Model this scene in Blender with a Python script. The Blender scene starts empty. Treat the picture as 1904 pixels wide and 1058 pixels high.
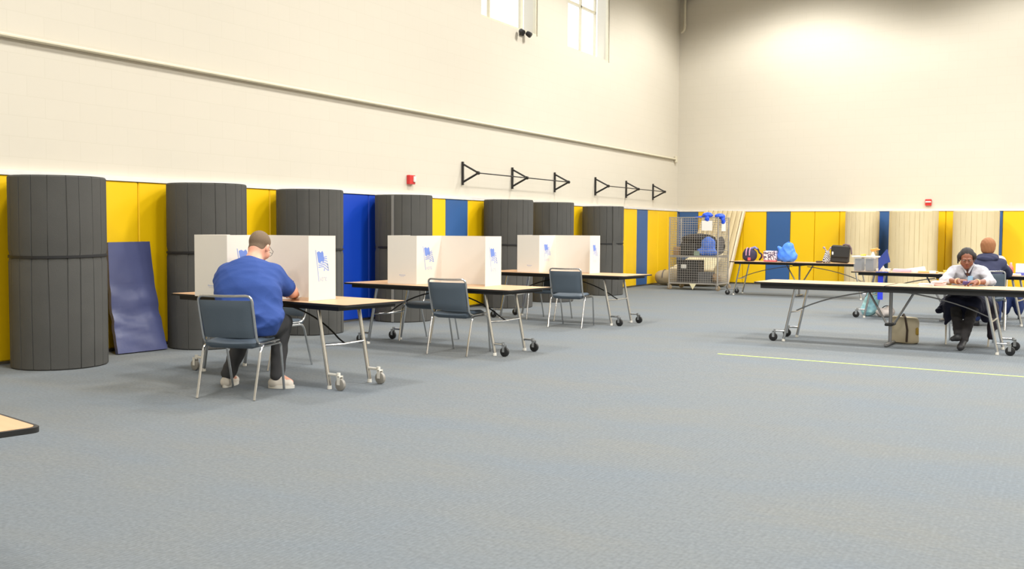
import bpy, math, random
import numpy as np
from mathutils import Vector, Matrix, Euler
random.seed(7)
PI = math.pi
sc = bpy.context.scene
COL = sc.collection

# ------------------------------------------------------------------ camera
F_PX = 1876.0
yaw, pit, rol = math.radians(29.04), math.radians(3.13), math.radians(0.38)
cy, sy, cp, sp, cr, sr = math.cos(yaw), math.sin(yaw), math.cos(pit), math.sin(pit), math.cos(rol), math.sin(rol)
_M = Matrix(((cr, -sr, 0), (sr, cr, 0), (0, 0, 1))) @ Matrix(((1, 0, 0), (0, cp, -sp), (0, sp, cp)))
_ax = _M @ Vector((cy, 0, -sy)); _ay = _M @ Vector((sy, 0, cy)); _az = -(_M @ Vector((0, 1, 0)))
A = Matrix((_ax, _ay, _az))          # image axes (right, down, forward) -> world
cam_d = bpy.data.cameras.new('camera'); cam = bpy.data.objects.new('camera', cam_d); COL.objects.link(cam)
rt_, up_, bk_ = A @ Vector((1, 0, 0)), A @ Vector((0, -1, 0)), A @ Vector((0, 0, -1))
cam.matrix_world = Matrix(((rt_.x, up_.x, bk_.x, 0), (rt_.y, up_.y, bk_.y, 0), (rt_.z, up_.z, bk_.z, 1.33), (0, 0, 0, 1)))
cam_d.sensor_width = 36.0; cam_d.lens = F_PX / 1904 * 36.0; cam_d.clip_end = 200
sc.camera = cam

# ------------------------------------------------------------------ world, lights, exposure
sc.view_settings.view_transform = 'Standard'; sc.view_settings.look = 'None'
sc.view_settings.gamma = 1.0; sc.view_settings.use_curve_mapping = False
sc.view_settings.exposure = 0.0
sc.cycles.use_denoising = True
sc.cycles.max_bounces = 7; sc.cycles.diffuse_bounces = 5; sc.cycles.glossy_bounces = 3
sc.cycles.sample_clamp_indirect = 6.0
W = bpy.data.worlds.new('sky'); sc.world = W; W.use_nodes = True
W.node_tree.nodes['Background'].inputs[0].default_value = (0.93, 0.97, 1.0, 1)
W.node_tree.nodes['Background'].inputs[1].default_value = 2.6

def lamp(kind, loc, energy, color=(1, 0.98, 0.94), size=1.0, spot=None, blend=0.3):
    d = bpy.data.lights.new('ceiling_lamp', kind); d.energy = energy; d.color = color
    if kind == 'AREA': d.size = size; d.shape = 'DISK'
    if kind == 'SPOT': d.spot_size = math.radians(spot); d.spot_blend = blend; d.shadow_soft_size = size
    o = bpy.data.objects.new('ceiling_lamp', d); o.location = loc; COL.objects.link(o)
    return o
# rows of high-bay lamps hanging under the gym roof
for lx in (-5.6, -0.8, 4.0, 8.8):
    for ly in (-1.0, 5.2, 11.4, 17.4, 22.2):
        lamp('SPOT', (lx, ly, 7.7), (1060 if ly < 20 else (1050 if lx < -5 else 690)) if ly > 0 else 620, size=0.45, spot=146, blend=0.35)

# ------------------------------------------------------------------ materials
def lin(c):
    out = []
    for v in c:
        v = v / 255.0
        out.append(v / 12.92 if v <= 0.04045 else ((v + 0.055) / 1.055) ** 2.4)
    return tuple(out) + (1.0,)
MATS = {}
def mat(name, c, rough=0.6, metal=0.0, var=0.08, scale=8.0, bump=0.0, bscale=60.0, c2=None, spec=0.5, trans=0.0, alpha=1.0):
    if name in MATS: return MATS[name]
    m = bpy.data.materials.new(name); m.use_nodes = True; nt = m.node_tree; b = nt.nodes['Principled BSDF']
    base = lin(c); other = lin(c2) if c2 else tuple(min(1, v * (1 - var * 2)) for v in base[:3]) + (1,)
    tc = nt.nodes.new('ShaderNodeTexCoord'); n = nt.nodes.new('ShaderNodeTexNoise'); n.inputs['Scale'].default_value = scale
    n.inputs['Detail'].default_value = 4
    r = nt.nodes.new('ShaderNodeMix'); r.data_type = 'RGBA'
    r.inputs[6].default_value = base; r.inputs[7].default_value = other
    nt.links.new(tc.outputs['Object'], n.inputs['Vector']); nt.links.new(n.outputs['Fac'], r.inputs[0])
    nt.links.new(r.outputs[2], b.inputs['Base Color'])
    b.inputs['Roughness'].default_value = rough; b.inputs['Metallic'].default_value = metal
    b.inputs['Specular IOR Level'].default_value = spec
    if trans: b.inputs['Transmission Weight'].default_value = trans
    if alpha < 1: b.inputs['Alpha'].default_value = alpha
    if bump:
        n2 = nt.nodes.new('ShaderNodeTexNoise'); n2.inputs['Scale'].default_value = bscale; n2.inputs['Detail'].default_value = 5
        bp = nt.nodes.new('ShaderNodeBump'); bp.inputs['Strength'].default_value = bump; bp.inputs['Distance'].default_value = 0.01
        nt.links.new(tc.outputs['Object'], n2.inputs['Vector']); nt.links.new(n2.outputs['Fac'], bp.inputs['Height'])
        nt.links.new(bp.outputs['Normal'], b.inputs['Normal'])
    MATS[name] = m
    return m

def wall_mat(name, axis):
    m = bpy.data.materials.new(name); m.use_nodes = True; nt = m.node_tree; b = nt.nodes['Principled BSDF']
    tc = nt.nodes.new('ShaderNodeTexCoord'); sep = nt.nodes.new('ShaderNodeSeparateXYZ'); cmb = nt.nodes.new('ShaderNodeCombineXYZ')
    nt.links.new(tc.outputs['Object'], sep.inputs[0])
    nt.links.new(sep.outputs[axis], cmb.inputs[0]); nt.links.new(sep.outputs[2], cmb.inputs[1])
    br = nt.nodes.new('ShaderNodeTexBrick'); br.inputs['Scale'].default_value = 1.0
    br.inputs['Brick Width'].default_value = 0.4; br.inputs['Row Height'].default_value = 0.2
    br.inputs['Mortar Size'].default_value = 0.004; br.inputs['Mortar Smooth'].default_value = 0.5
    br.inputs['Color1'].default_value = lin((203, 196, 181)); br.inputs['Color2'].default_value = lin((202, 195, 180))
    br.inputs['Mortar'].default_value = lin((198, 191, 175))
    nt.links.new(cmb.outputs[0], br.inputs['Vector']); nt.links.new(br.outputs['Color'], b.inputs['Base Color'])
    bp = nt.nodes.new('ShaderNodeBump'); bp.inputs['Strength'].default_value = 0.08; bp.inputs['Distance'].default_value = 0.01; bp.invert = True
    nt.links.new(br.outputs['Fac'], bp.inputs['Height']); nt.links.new(bp.outputs['Normal'], b.inputs['Normal'])
    b.inputs['Roughness'].default_value = 0.75; b.inputs['Specular IOR Level'].default_value = 0.3
    return m
def carpet_mat():
    m = bpy.data.materials.new('carpet'); m.use_nodes = True; nt = m.node_tree; b = nt.nodes['Principled BSDF']
    tc = nt.nodes.new('ShaderNodeTexCoord')
    def noise(s, d, sx=1.0, sy=1.0):
        mp = nt.nodes.new('ShaderNodeMapping'); mp.inputs['Scale'].default_value = (sx, sy, 1)
        n = nt.nodes.new('ShaderNodeTexNoise'); n.inputs['Scale'].default_value = s; n.inputs['Detail'].default_value = d
        nt.links.new(tc.outputs['Object'], mp.inputs[0]); nt.links.new(mp.outputs[0], n.inputs['Vector']); return n
    def mixc(fac, a, c, lo=0.35, hi=0.65):
        mr = nt.nodes.new('ShaderNodeMapRange'); mr.inputs[1].default_value = lo; mr.inputs[2].default_value = hi
        nt.links.new(fac, mr.inputs[0])
        x = nt.nodes.new('ShaderNodeMix'); x.data_type = 'RGBA'; nt.links.new(mr.outputs[0], x.inputs[0])
        for i, v in ((6, a), (7, c)):
            if isinstance(v, tuple): x.inputs[i].default_value = v
            else: nt.links.new(v, x.inputs[i])
        return x.outputs[2]
    n1 = noise(0.9, 6, 0.7, 1.6); n2 = noise(45, 3); n3 = noise(7, 5, 0.6, 2.2)
    base = mixc(n1.outputs['Fac'], lin((110, 117, 123)), lin((115, 118, 118)))
    base = mixc(n3.outputs['Fac'], base, lin((110, 115, 119)), 0.45, 0.85)
    mul = nt.nodes.new('ShaderNodeMix'); mul.data_type = 'RGBA'; mul.blend_type = 'OVERLAY'; mul.inputs[0].default_value = 0.3
    nt.links.new(base, mul.inputs[6]); nt.links.new(n2.outputs['Fac'], mul.inputs[7])
    nt.links.new(mul.outputs[2], b.inputs['Base Color'])
    w = nt.nodes.new('ShaderNodeTexWave'); w.inputs['Scale'].default_value = 14; w.inputs['Distortion'].default_value = 2
    nt.links.new(tc.outputs['Object'], w.inputs['Vector'])
    ad = nt.nodes.new('ShaderNodeMath'); ad.operation = 'ADD'; nt.links.new(w.outputs['Fac'], ad.inputs[0]); nt.links.new(n2.outputs['Fac'], ad.inputs[1])
    bp = nt.nodes.new('ShaderNodeBump'); bp.inputs['Strength'].default_value = 0.22; bp.inputs['Distance'].default_value = 0.006
    nt.links.new(ad.outputs[0], bp.inputs['Height']); nt.links.new(bp.outputs['Normal'], b.inputs['Normal'])
    b.inputs['Roughness'].default_value = 0.95; b.inputs['Specular IOR Level'].default_value = 0.15
    return m
def foam_mat(name, c, c2):
    m = mat(name, c, rough=0.9, c2=c2, scale=3.0, bump=0.3, bscale=180, spec=0.15)
    return m
def wood_mat():
    m = bpy.data.materials.new('laminate_wood'); m.use_nodes = True; nt = m.node_tree; b = nt.nodes['Principled BSDF']
    tc = nt.nodes.new('ShaderNodeTexCoord'); mp = nt.nodes.new('ShaderNodeMapping'); mp.inputs['Scale'].default_value = (1.2, 14, 1)
    n = nt.nodes.new('ShaderNodeTexNoise'); n.inputs['Scale'].default_value = 3; n.inputs['Detail'].default_value = 5
    x = nt.nodes.new('ShaderNodeMix'); x.data_type = 'RGBA'; x.inputs[6].default_value = lin((206, 168, 130)); x.inputs[7].default_value = lin((192, 152, 114))
    nt.links.new(tc.outputs['Object'], mp.inputs[0]); nt.links.new(mp.outputs[0], n.inputs['Vector']); nt.links.new(n.outputs['Fac'], x.inputs[0])
    nt.links.new(x.outputs[2], b.inputs['Base Color']); b.inputs['Roughness'].default_value = 0.38
    return m
M_WL, M_WB = wall_mat('block_wall_side', 1), wall_mat('block_wall_end', 0)
M_CARPET = carpet_mat(); M_WOOD = wood_mat()
M_CEIL = mat('ceiling_paint', (215, 213, 208), 0.9)
M_TRIM = mat('trim_white', (232, 229, 224), 0.5)
M_YEL = mat('yellow_vinyl', (238, 194, 2), 0.45, var=0.03, scale=2, bump=0.15, bscale=9)
M_NAVY = mat('blue_vinyl', (50, 92, 148), 0.45, var=0.05, scale=2, bump=0.15, bscale=9)
M_ROYAL = mat('royal_vinyl', (4, 62, 178), 0.5, var=0.04, scale=2, bump=0.1, bscale=9)
M_SEAM = mat('pad_seam', (190, 150, 20), 0.6)
M_ROLL = foam_mat('charcoal_carpet', (88, 87, 84), (76, 76, 74))
M_STRAP = mat('black_webbing', (28, 28, 30), 0.7)
M_TAN = foam_mat('tan_foam', (218, 203, 166), (207, 191, 153))
M_BLACK = mat('black_rubber', (24, 24, 25), 0.55)
M_DARK = mat('dark_steel', (45, 43, 42), 0.5, 0.3)
M_CHROME = mat('chrome', (205, 205, 205), 0.22, 1.0, var=0.02)
M_STEEL = mat('grey_steel', (150, 150, 152), 0.35, 0.8, var=0.05)
M_WHITEPL = mat('white_plastic', (232, 228, 218), 0.5)
M_GREYPL = mat('grey_plastic', (150, 146, 138), 0.5)
M_SLATE = mat('slate_vinyl', (80, 92, 104), 0.5, var=0.04, bump=0.1, bscale=120)
M_BOARD = mat('white_board', (229, 223, 213), 0.6, var=0.01)
M_BLUEINK = mat('blue_ink', (112, 140, 214), 0.6, var=0.03)
M_PALEINK = mat('pale_blue_ink', (176, 184, 214), 0.6, var=0.03)
M_RED = mat('alarm_red', (206, 44, 44), 0.4)
M_CREAM = mat('cream_paint', (216, 208, 184), 0.5)

# ------------------------------------------------------------------ mesh helpers
class G:
    def __init__(s): s.v = []; s.f = []; s.m = []; s.cur = 0
    def add(s, vs, fs):
        o = len(s.v); s.v += [tuple(v) for v in vs]; s.f += [tuple(i + o for i in f) for f in fs]; s.m += [s.cur] * len(fs); return s
    def box(s, c, d, rz=0, M=None, bev=0.0):
        hx, hy, hz = d[0] / 2, d[1] / 2, d[2] / 2
        if bev > 0:
            b = min(bev, hx * .9, hy * .9, hz * .9); vs = []; idx = {}
            for sx in (-1, 1):
                for sy_ in (-1, 1):
                    for sz in (-1, 1):
                        idx[(sx, sy_, sz)] = len(vs)
                        vs += [(sx * hx, sy_ * (hy - b), sz * (hz - b)), (sx * (hx - b), sy_ * hy, sz * (hz - b)), (sx * (hx - b), sy_ * (hy - b), sz * hz)]
            fs = []
            for sg in (-1, 1):
                q = [(sg, -1, -1), (sg, 1, -1), (sg, 1, 1), (sg, -1, 1)]; fs.append([idx[k] for k in (q if sg > 0 else q[::-1])])
                q = [(-1, sg, -1), (-1, sg, 1), (1, sg, 1), (1, sg, -1)]; fs.append([idx[k] + 1 for k in (q if sg > 0 else q[::-1])])
                q = [(-1, -1, sg), (1, -1, sg), (1, 1, sg), (-1, 1, sg)]; fs.append([idx[k] + 2 for k in (q if sg > 0 else q[::-1])])
            for a in (-1, 1):
                for b_ in (-1, 1):
                    p, q = idx[(a, b_, -1)], idx[(a, b_, 1)]; fs.append([p, p + 1, q + 1, q] if a * b_ > 0 else [p + 1, p, q, q + 1])
                    p, q = idx[(a, -1, b_)], idx[(a, 1, b_)]; fs.append([p, q, q + 2, p + 2] if a * b_ > 0 else [q, p, p + 2, q + 2])
                    p, q = idx[(-1, a, b_)], idx[(1, a, b_)]; fs.append([q + 1, p + 1, p + 2, q + 2] if a * b_ > 0 else [p + 1, q + 1, q + 2, p + 2])
            for k, p in idx.items():
                fs.append([p, p + 1, p + 2] if k[0] * k[1] * k[2] > 0 else [p + 1, p, p + 2])
        else:
            vs = [(x, y, z) for x in (-hx, hx) for y in (-hy, hy) for z in (-hz, hz)]
            fs = [(0, 1, 3, 2), (4, 6, 7, 5), (0, 4, 5, 1), (2, 3, 7, 6), (0, 2, 6, 4), (1, 5, 7, 3)]
        T = M if M is not None else Matrix.Rotation(rz, 3, 'Z')
        return s.add([T @ Vector(v) + Vector(c) for v in vs], fs)
    def tube(s, pts, r, n=8, closed=False, cap=True):
        pts = [Vector(p) for p in pts]; N = len(pts); rs = r if isinstance(r, (list, tuple)) else [r] * N
        tan = []
        for i in range(N):
            a = pts[(i - 1) % N] if (closed or i > 0) else pts[i]; b = pts[(i + 1) % N] if (closed or i < N - 1) else pts[i]
            t = (b - a); tan.append(t.normalized() if t.length > 1e-9 else Vector((0, 0, 1)))
        up = Vector((0, 0, 1)) if abs(tan[0].z) < 0.9 else Vector((1, 0, 0))
        u = (up - tan[0] * up.dot(tan[0])).normalized(); vs = []
        for i in range(N):
            u = (u - tan[i] * u.dot(tan[i])).normalized(); w = tan[i].cross(u)
            for k in range(n):
                a = 2 * PI * k / n; vs.append(pts[i] + (u * math.cos(a) + w * math.sin(a)) * rs[i])
        fs = []
        for i in range(N if closed else N - 1):
            j = (i + 1) % N
            for k in range(n): fs.append((i * n + k, i * n + (k + 1) % n, j * n + (k + 1) % n, j * n + k))
        if cap and not closed: fs.append(tuple(range(n))[::-1]); fs.append(tuple((N - 1) * n + k for k in range(n)))
        return s.add(vs, fs)
    def lathe(s, prof, c=(0, 0, 0), n=24, M=None):
        vs = []; fs = []; T = M or Matrix.Identity(3)
        for r, z in prof:
            for k in range(n): a = 2 * PI * k / n; vs.append(T @ Vector((r * math.cos(a), r * math.sin(a), z)) + Vector(c))
        for i in range(len(prof) - 1):
            for k in range(n): fs.append((i * n + k, i * n + (k + 1) % n, (i + 1) * n + (k + 1) % n, (i + 1) * n + k))
        fs.append(tuple(range(n))[::-1]); fs.append(tuple((len(prof) - 1) * n + k for k in range(n)))
        return s.add(vs, fs)
    def disk(s, c, axis, r, w, n=20):                 # short cylinder about an axis
        a = Vector(axis).normalized() * (w / 2); c = Vector(c)
        return s.tube([c - a, c - a * .8, c + a * .8, c + a], [r * .9, r, r, r * .9], n)
    def prism(s, poly, z0, z1, T=None):               # polygon in xy extruded
        n = len(poly); T = T or (lambda p: p)
        vs = [T((x, y, z0)) for x, y in poly] + [T((x, y, z1)) for x, y in poly]
        fs = [tuple(range(n))[::-1], tuple(range(n, 2 * n))] + [(i, (i + 1) % n, n + (i + 1) % n, n + i) for i in range(n)]
        return s.add(vs, fs)
    def build(s, name, mats, parent=None, smooth=35):
        me = bpy.data.meshes.new(name); me.from_pydata([tuple(v) for v in s.v], [], s.f)
        if not isinstance(mats, (list, tuple)): mats = [mats]
        for m in mats: me.materials.append(m)
        if len(mats) > 1:
            me.polygons.foreach_set('material_index', s.m)
        me.update()
        if smooth:
            me.polygons.foreach_set('use_smooth', [True] * len(me.polygons)); me.set_sharp_from_angle(angle=math.radians(smooth))
        o = bpy.data.objects.new(name, me); COL.objects.link(o)
        if parent: o.parent = parent
        return o

def tag(o, label, cat, group=None, kind=None):
    o['label'] = label; o['category'] = cat
    if group: o['group'] = group
    if kind: o['kind'] = kind
    return o
def thing(name, label, cat, loc=(0, 0, 0), rz=0, group=None):
    o = bpy.data.objects.new(name, None); COL.objects.link(o); o.empty_display_size = 0.1
    o.location = loc; o.rotation_euler = (0, 0, rz)
    return tag(o, label, cat, group)
def struct(name, g, m, parent=None, smooth=0):
    o = g.build(name, m, parent, smooth)
    if not parent: o['kind'] = 'structure'
    return o
def kids(o): return [c for c in bpy.data.objects if c.parent == o]
def dup(o, parent=None, **kw):
    c = o.copy(); COL.objects.link(c); c.parent = parent
    for ch in kids(o): dup(ch, c)
    for k, v in kw.items():
        if k == 'loc': c.location = v
        elif k == 'rz': c.rotation_euler = (0, 0, v)
        else: c[k] = v
    return c
def arc(p0, p1, p2, n=5):
    p0, p1, p2 = Vector(p0), Vector(p1), Vector(p2)
    return [p0 * (1 - t) ** 2 + p1 * 2 * t * (1 - t) + p2 * t * t for t in [i / (n - 1) for i in range(n)]]

# ------------------------------------------------------------------ room
XL, YB, XR, YF, ZC = -9.0, 25.0, 11.0, -5.0, 8.6
g = G().box(((XL + XR) / 2, (YF + YB) / 2, -0.05), (XR - XL + .6, YB - YF + .6, 0.1)); struct('floor', g, M_CARPET)
g = G().box(((XL + XR) / 2, (YF + YB) / 2, ZC + .05), (XR - XL + .6, YB - YF + .6, 0.1)); struct('ceiling', g, M_CEIL)
# left wall with window openings
wins = [(15.06, 17.14), (18.45, 20.53)]
more_w = [(4.9, 6.98), (8.28, 10.36), (11.67, 13.75), (21.84, 23.92)]
Z0, Z1 = 4.98, 7.3
wins_all = wins
g = G(); x0 = XL - 0.15
g.box((x0, (YF + YB) / 2, Z0 / 2), (.3, YB - YF, Z0)); g.box((x0, (YF + YB) / 2, (Z1 + ZC) / 2), (.3, YB - YF, ZC - Z1))
ys = [YF] + [v for w in wins_all for v in w] + [YB]
for a, b in zip(ys[0::2], ys[1::2]): g.box((x0, (a + b) / 2, (Z0 + Z1) / 2), (.3, b - a, Z1 - Z0))
struct('wall_left', g, M_WL)
struct('wall_back', G().box(((XL + XR) / 2, YB + .15, ZC / 2), (XR - XL + .6, .3, ZC)), M_WB)
struct('wall_right', G().box((XR + .15, (YF + YB) / 2, ZC / 2), (.3, YB - YF, ZC)), M_WL)
struct('wall_front', G().box(((XL + XR) / 2, YF - .15, ZC / 2), (XR - XL + .6, .3, ZC)), M_WB)
# glass
mg = bpy.data.materials.new('window_glass'); mg.use_nodes = True; nt = mg.node_tree; nt.nodes.clear()
mo = nt.nodes.new('ShaderNodeOutputMaterial'); mx = nt.nodes.new('ShaderNodeMixShader'); mx.inputs[0].default_value = 0.06
tr = nt.nodes.new('ShaderNodeBsdfTransparent'); gl = nt.nodes.new('ShaderNodeBsdfGlossy'); gl.inputs['Roughness'].default_value = 0.03
nt.links.new(tr.outputs[0], mx.inputs[1]); nt.links.new(gl.outputs[0], mx.inputs[2]); nt.links.new(mx.outputs[0], mo.inputs[0])
for i, ((a, b), mull, hz) in enumerate(((wins[0], (15.39, 16.56), 5.95), (wins[1], (19.13, 19.85), 5.93))):
    g = G(); xf = XL - .05
    for yy in (a + .022, b - .022): g.box((xf, yy, (Z0 + Z1) / 2), (.055, .04, Z1 - Z0 - .01))
    for zz in (Z0 + .022, Z1 - .022): g.box((xf, (a + b) / 2, zz), (.06, b - a - .004, .04))
    for k, yy in enumerate(mull): g.box((xf, yy, (Z0 + Z1) / 2), (.05, .10 if (i == 0 and k == 1) else .045, Z1 - Z0 - .06))
    g.box((xf, (a + mull[1]) / 2, hz), (.05, mull[1] - a, .05))
    w = struct('window_%d' % (i + 1), g, M_CREAM)
    struct('window_glass', G().box((xf, (a + b) / 2, (Z0 + Z1) / 2), (.006, b - a - .06, Z1 - Z0 - .06)), mg, w)
# ledges above the pads and small roof steel in the corner
struct('trim_1', G().box((XL + .035, (YF + YB) / 2, 1.845), (.07, YB - YF, .05)), M_TRIM)
struct('trim_2', G().box(((XL + XR) / 2, YB - .035, 1.835), (XR - XL, .07, .045)), M_TRIM)
struct('trim_3', G().box((XL + .26, YB - .25, 7.32), (.42, .3, .22)), mat('roof_steel', (128, 118, 98), .7))

# wall pads ------------------------------------------------------------
def pad(g, c, d, along_y):
    """padded panel: bevelled slab with slightly pillowed face"""
    g.box(c, d, bev=.012)
PT, PB = 1.815, 0.03
def padobj(kind, lo, hi, side, label, grp=None):
    m = {'y': M_YEL, 'n': M_NAVY, 'r': M_ROYAL}[kind]
    g = G()
    if side == 'L': g.box((XL + .03, (lo + hi) / 2, (PT + PB) / 2), (.058, hi - lo - .006, PT - PB), bev=.012)
    else: g.box(((lo + hi) / 2, YB - .03, (PT + PB) / 2), (hi - lo - .006, .058, PT - PB), bev=.012)
    return tag(g.build('wall_pad', m, None, 30), label, 'wall pad', grp)
ROLLS = [(-8.48, 6.33, .43), (-8.47, 8.22, .43), (-8.47, 9.97, .42), (-8.49, 12.05, .42), (-8.47, 15.12, .43), (-8.49, 16.80, .42), (-8.47, 19.10, .43)]
pw = .6875; k = 0; y = 13.87 - pw * 13
ordn = ['first', 'second', 'third', 'fourth', 'fifth', 'sixth', 'seventh']
near = ['first (nearest)', 'second', 'third', 'fourth', 'fifth', 'sixth', 'seventh']
left_labels = {}
i = 0
while y < 25 - .05:
    lo, hi = y, min(y + pw, 24.94); j = round((y - 13.87) / pw)
    kind = 'n' if j % 4 == 0 else 'y'
    if j in (-4, -3): kind = 'r'
    if j == -12: kind = 'y'
    cname = {'n': 'navy blue', 'y': 'yellow', 'r': 'bright royal blue'}[kind]
    mid = (lo + hi) / 2
    bef = [q for q in range(7) if ROLLS[q][1] < mid]
    n = len(bef)
    where = ('before the nearest dark mat roll' if n == 0 else 'past the last dark mat roll' if n == 7 else 'between the %s and %s dark mat rolls' % (ordn[n - 1], ordn[n]))
    left_labels.setdefault((cname, where), []).append((kind, lo, hi))
    y += pw
cnt = ['nearest', 'second', 'third', 'fourth', 'fifth', 'sixth', 'seventh', 'eighth']
for (cname, where), L in left_labels.items():
    for q, (kind, lo, hi) in enumerate(L):
        lab = '%s vinyl wall pad %s' % (cname, where)
        if len(L) > 1: lab = '%s vinyl wall pad, %s one %s' % (cname, cnt[q], where)
        padobj(kind, lo, hi, 'L', lab, 'wall pads on the side wall')
bw = .586; x = -9.0; jj = 0; n_y = 0
bl = ['navy blue', 'yellow']
spots = {0: 'in the room corner behind the cage cart', 1: 'beside the corner navy pad, behind the cage cart', 2: 'behind the leaning tan foam mat', 3: 'left of the navy pad behind the blue bag',
         4: 'behind the blue bag on the far table', 5: 'right of the navy pad behind the blue bag', 6: 'behind the zebra print bag', 7: 'mostly hidden by the first tan roll',
         8: 'half hidden right of the first tan roll', 9: 'behind the second tan roll, left part', 10: 'behind the second tan roll, right part', 11: 'between the second and third tan rolls',
         12: 'thin strip right of the third tan roll', 13: 'just right of the last navy strip', 14: 'second right of the last navy strip', 15: 'third right of the last navy strip', 16: 'outermost navy pad on the far wall'}
while x < 1.0:
    lo = max(x, XL + .07); kind = 'n' if jj % 4 == 0 else 'y'
    padobj(kind, lo, x + bw, 'B', '%s vinyl far-wall pad %s' % (bl[0] if kind == 'n' else bl[1], spots.get(jj, 'further along')), 'wall pads on the far wall')
    x += bw; jj += 1

# mat rolls ------------------------------------------------------------
def roll_mesh(R, H, seam, n_seg, depth=.012, lean=0.0, pinch=.012):
    g = G(); fr = (0, .035, .5, .965); per = 4; n = n_seg * per; zs = [0, .012, H * .3, H * .55, H * .585, H * .62, H * .8, H - .015, H]
    rnd = random.Random(seam * 77 + n_seg)
    seg = [rnd.uniform(-.006, .006) for _ in range(n_seg)]; wid = [rnd.uniform(.8, 1.2) for _ in range(n_seg)]; tot = sum(wid); start = [sum(wid[:i]) / tot for i in range(n_seg)]
    wob = [rnd.uniform(0, 6) for _ in range(n_seg)]
    vs = []
    for zi, z in enumerate(zs):
        for k in range(n):
            q = k % per; s = k // per
            a = seam + 2 * PI * (start[s] + fr[q] * wid[s] / tot) + .012 * math.sin(z * 3 + wob[s])
            r = R * (1 - .02 * math.cos(2 * a)) + seg[s] * .5 - (.004 if q in (1, 3) else 0)
            if q == 0: r -= depth
            if s == 0: r += .022 * (1 - q / per)           # step where the roll ends
            if zi in (0, len(zs) - 1): r -= .01
            if zi == 4: r -= pinch
            vs.append((r * math.cos(a) + lean * z, r * math.sin(a), z))
    fs = []
    for i in range(len(zs) - 1):
        for k in range(n): fs.append((i * n + k, i * n + (k + 1) % n, (i + 1) * n + (k + 1) % n, (i + 1) * n + k))
    fs.append(tuple(range(n))[::-1])
    g.add(vs, fs)
    # coiled top: spiral ridge of layers
    top = []; turns = 8
    o = len(g.v); N = 48
    for t in range(turns + 1):
        rr = (R - .012) * (1 - t / (turns + .3))
        for k in range(N): a = seam + 2 * PI * k / N; top.append((rr * math.cos(a) + lean * H, rr * math.sin(a), H - (.012 if t % 2 else 0) - .001))
    tf = []
    for t in range(turns):
        for k in range(N): tf.append((t * N + k, t * N + (k + 1) % N, (t + 1) * N + (k + 1) % N, (t + 1) * N + k))
    tf.append(tuple(turns * N + k for k in range(N)))
    g.add(top, tf)
    return g
rl = ['nearest, left of the leaning blue mat', 'second, behind the seated man', 'third, right of the seated man', 'fourth, with a pale vertical edge strip',
      'fifth, left one of the touching pair', 'sixth, right one of the touching pair', 'seventh and farthest along the side wall']
for q, (rx, ry, R) in enumerate(ROLLS):
    H = (1.80, 1.81, 1.81, 1.81, 1.83, 1.83, 1.81)[q]
    t = thing('mat_roll', 'upright charcoal carpet mat roll, ' + rl[q], 'mat roll', (rx, ry, 0), 0, 'charcoal mat rolls along the side wall')
    roll_mesh(R, H, 2.6 + .5 * q, 20).build('rolled_mat', M_ROLL, t, 25)
    g = G(); N = 48; zb = H * .585
    ring = lambda r, z: [((r - R * .02 * math.cos(4 * PI * k / N)) * math.cos(2 * PI * k / N), (r - R * .02 * math.cos(4 * PI * k / N)) * math.sin(2 * PI * k / N), z + .008 * math.sin(2 * PI * k / N + q)) for k in range(N)]
    vs = ring(R - .02, zb - .012) + ring(R + .001, zb - .012) + ring(R + .001, zb + .012) + ring(R - .02, zb + .012)
    g.add(vs, [(a * N + k, a * N + (k + 1) % N, ((a + 1) % 4) * N + (k + 1) % N, ((a + 1) % 4) * N + k) for a in range(4) for k in range(N)])
    g.build('strap', M_STRAP, t)
    if q == 3:
        a = -0.95 - .38
        g = G().box(((R + .016) * math.cos(a), (R + .016) * math.sin(a), H / 2), (.012, .035, H - .02), rz=a)
        s = g.build('edge_strip', mat('grey_edge', (128, 127, 125), .7), t); s['label'] = 'pale grey vertical edge strip'
tl = ['left of the three, beside the navy pad', 'middle and widest of the three', 'right of the three, behind the seated people']
for q, (cx, R) in enumerate(((-4.30, .385), (-3.16, .53), (-1.88, .48))):
    t = thing('foam_roll', 'upright rolled tan foam mat, ' + tl[q], 'mat roll', (cx, 24.9 - R - .0, 0), 0, 'tan foam mat rolls at the far wall')
    roll_mesh(R, 1.80, 3.9 + q, (24, 30, 28)[q], depth=.014, pinch=0).build('rolled_mat', M_TAN, t, 25)

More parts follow.
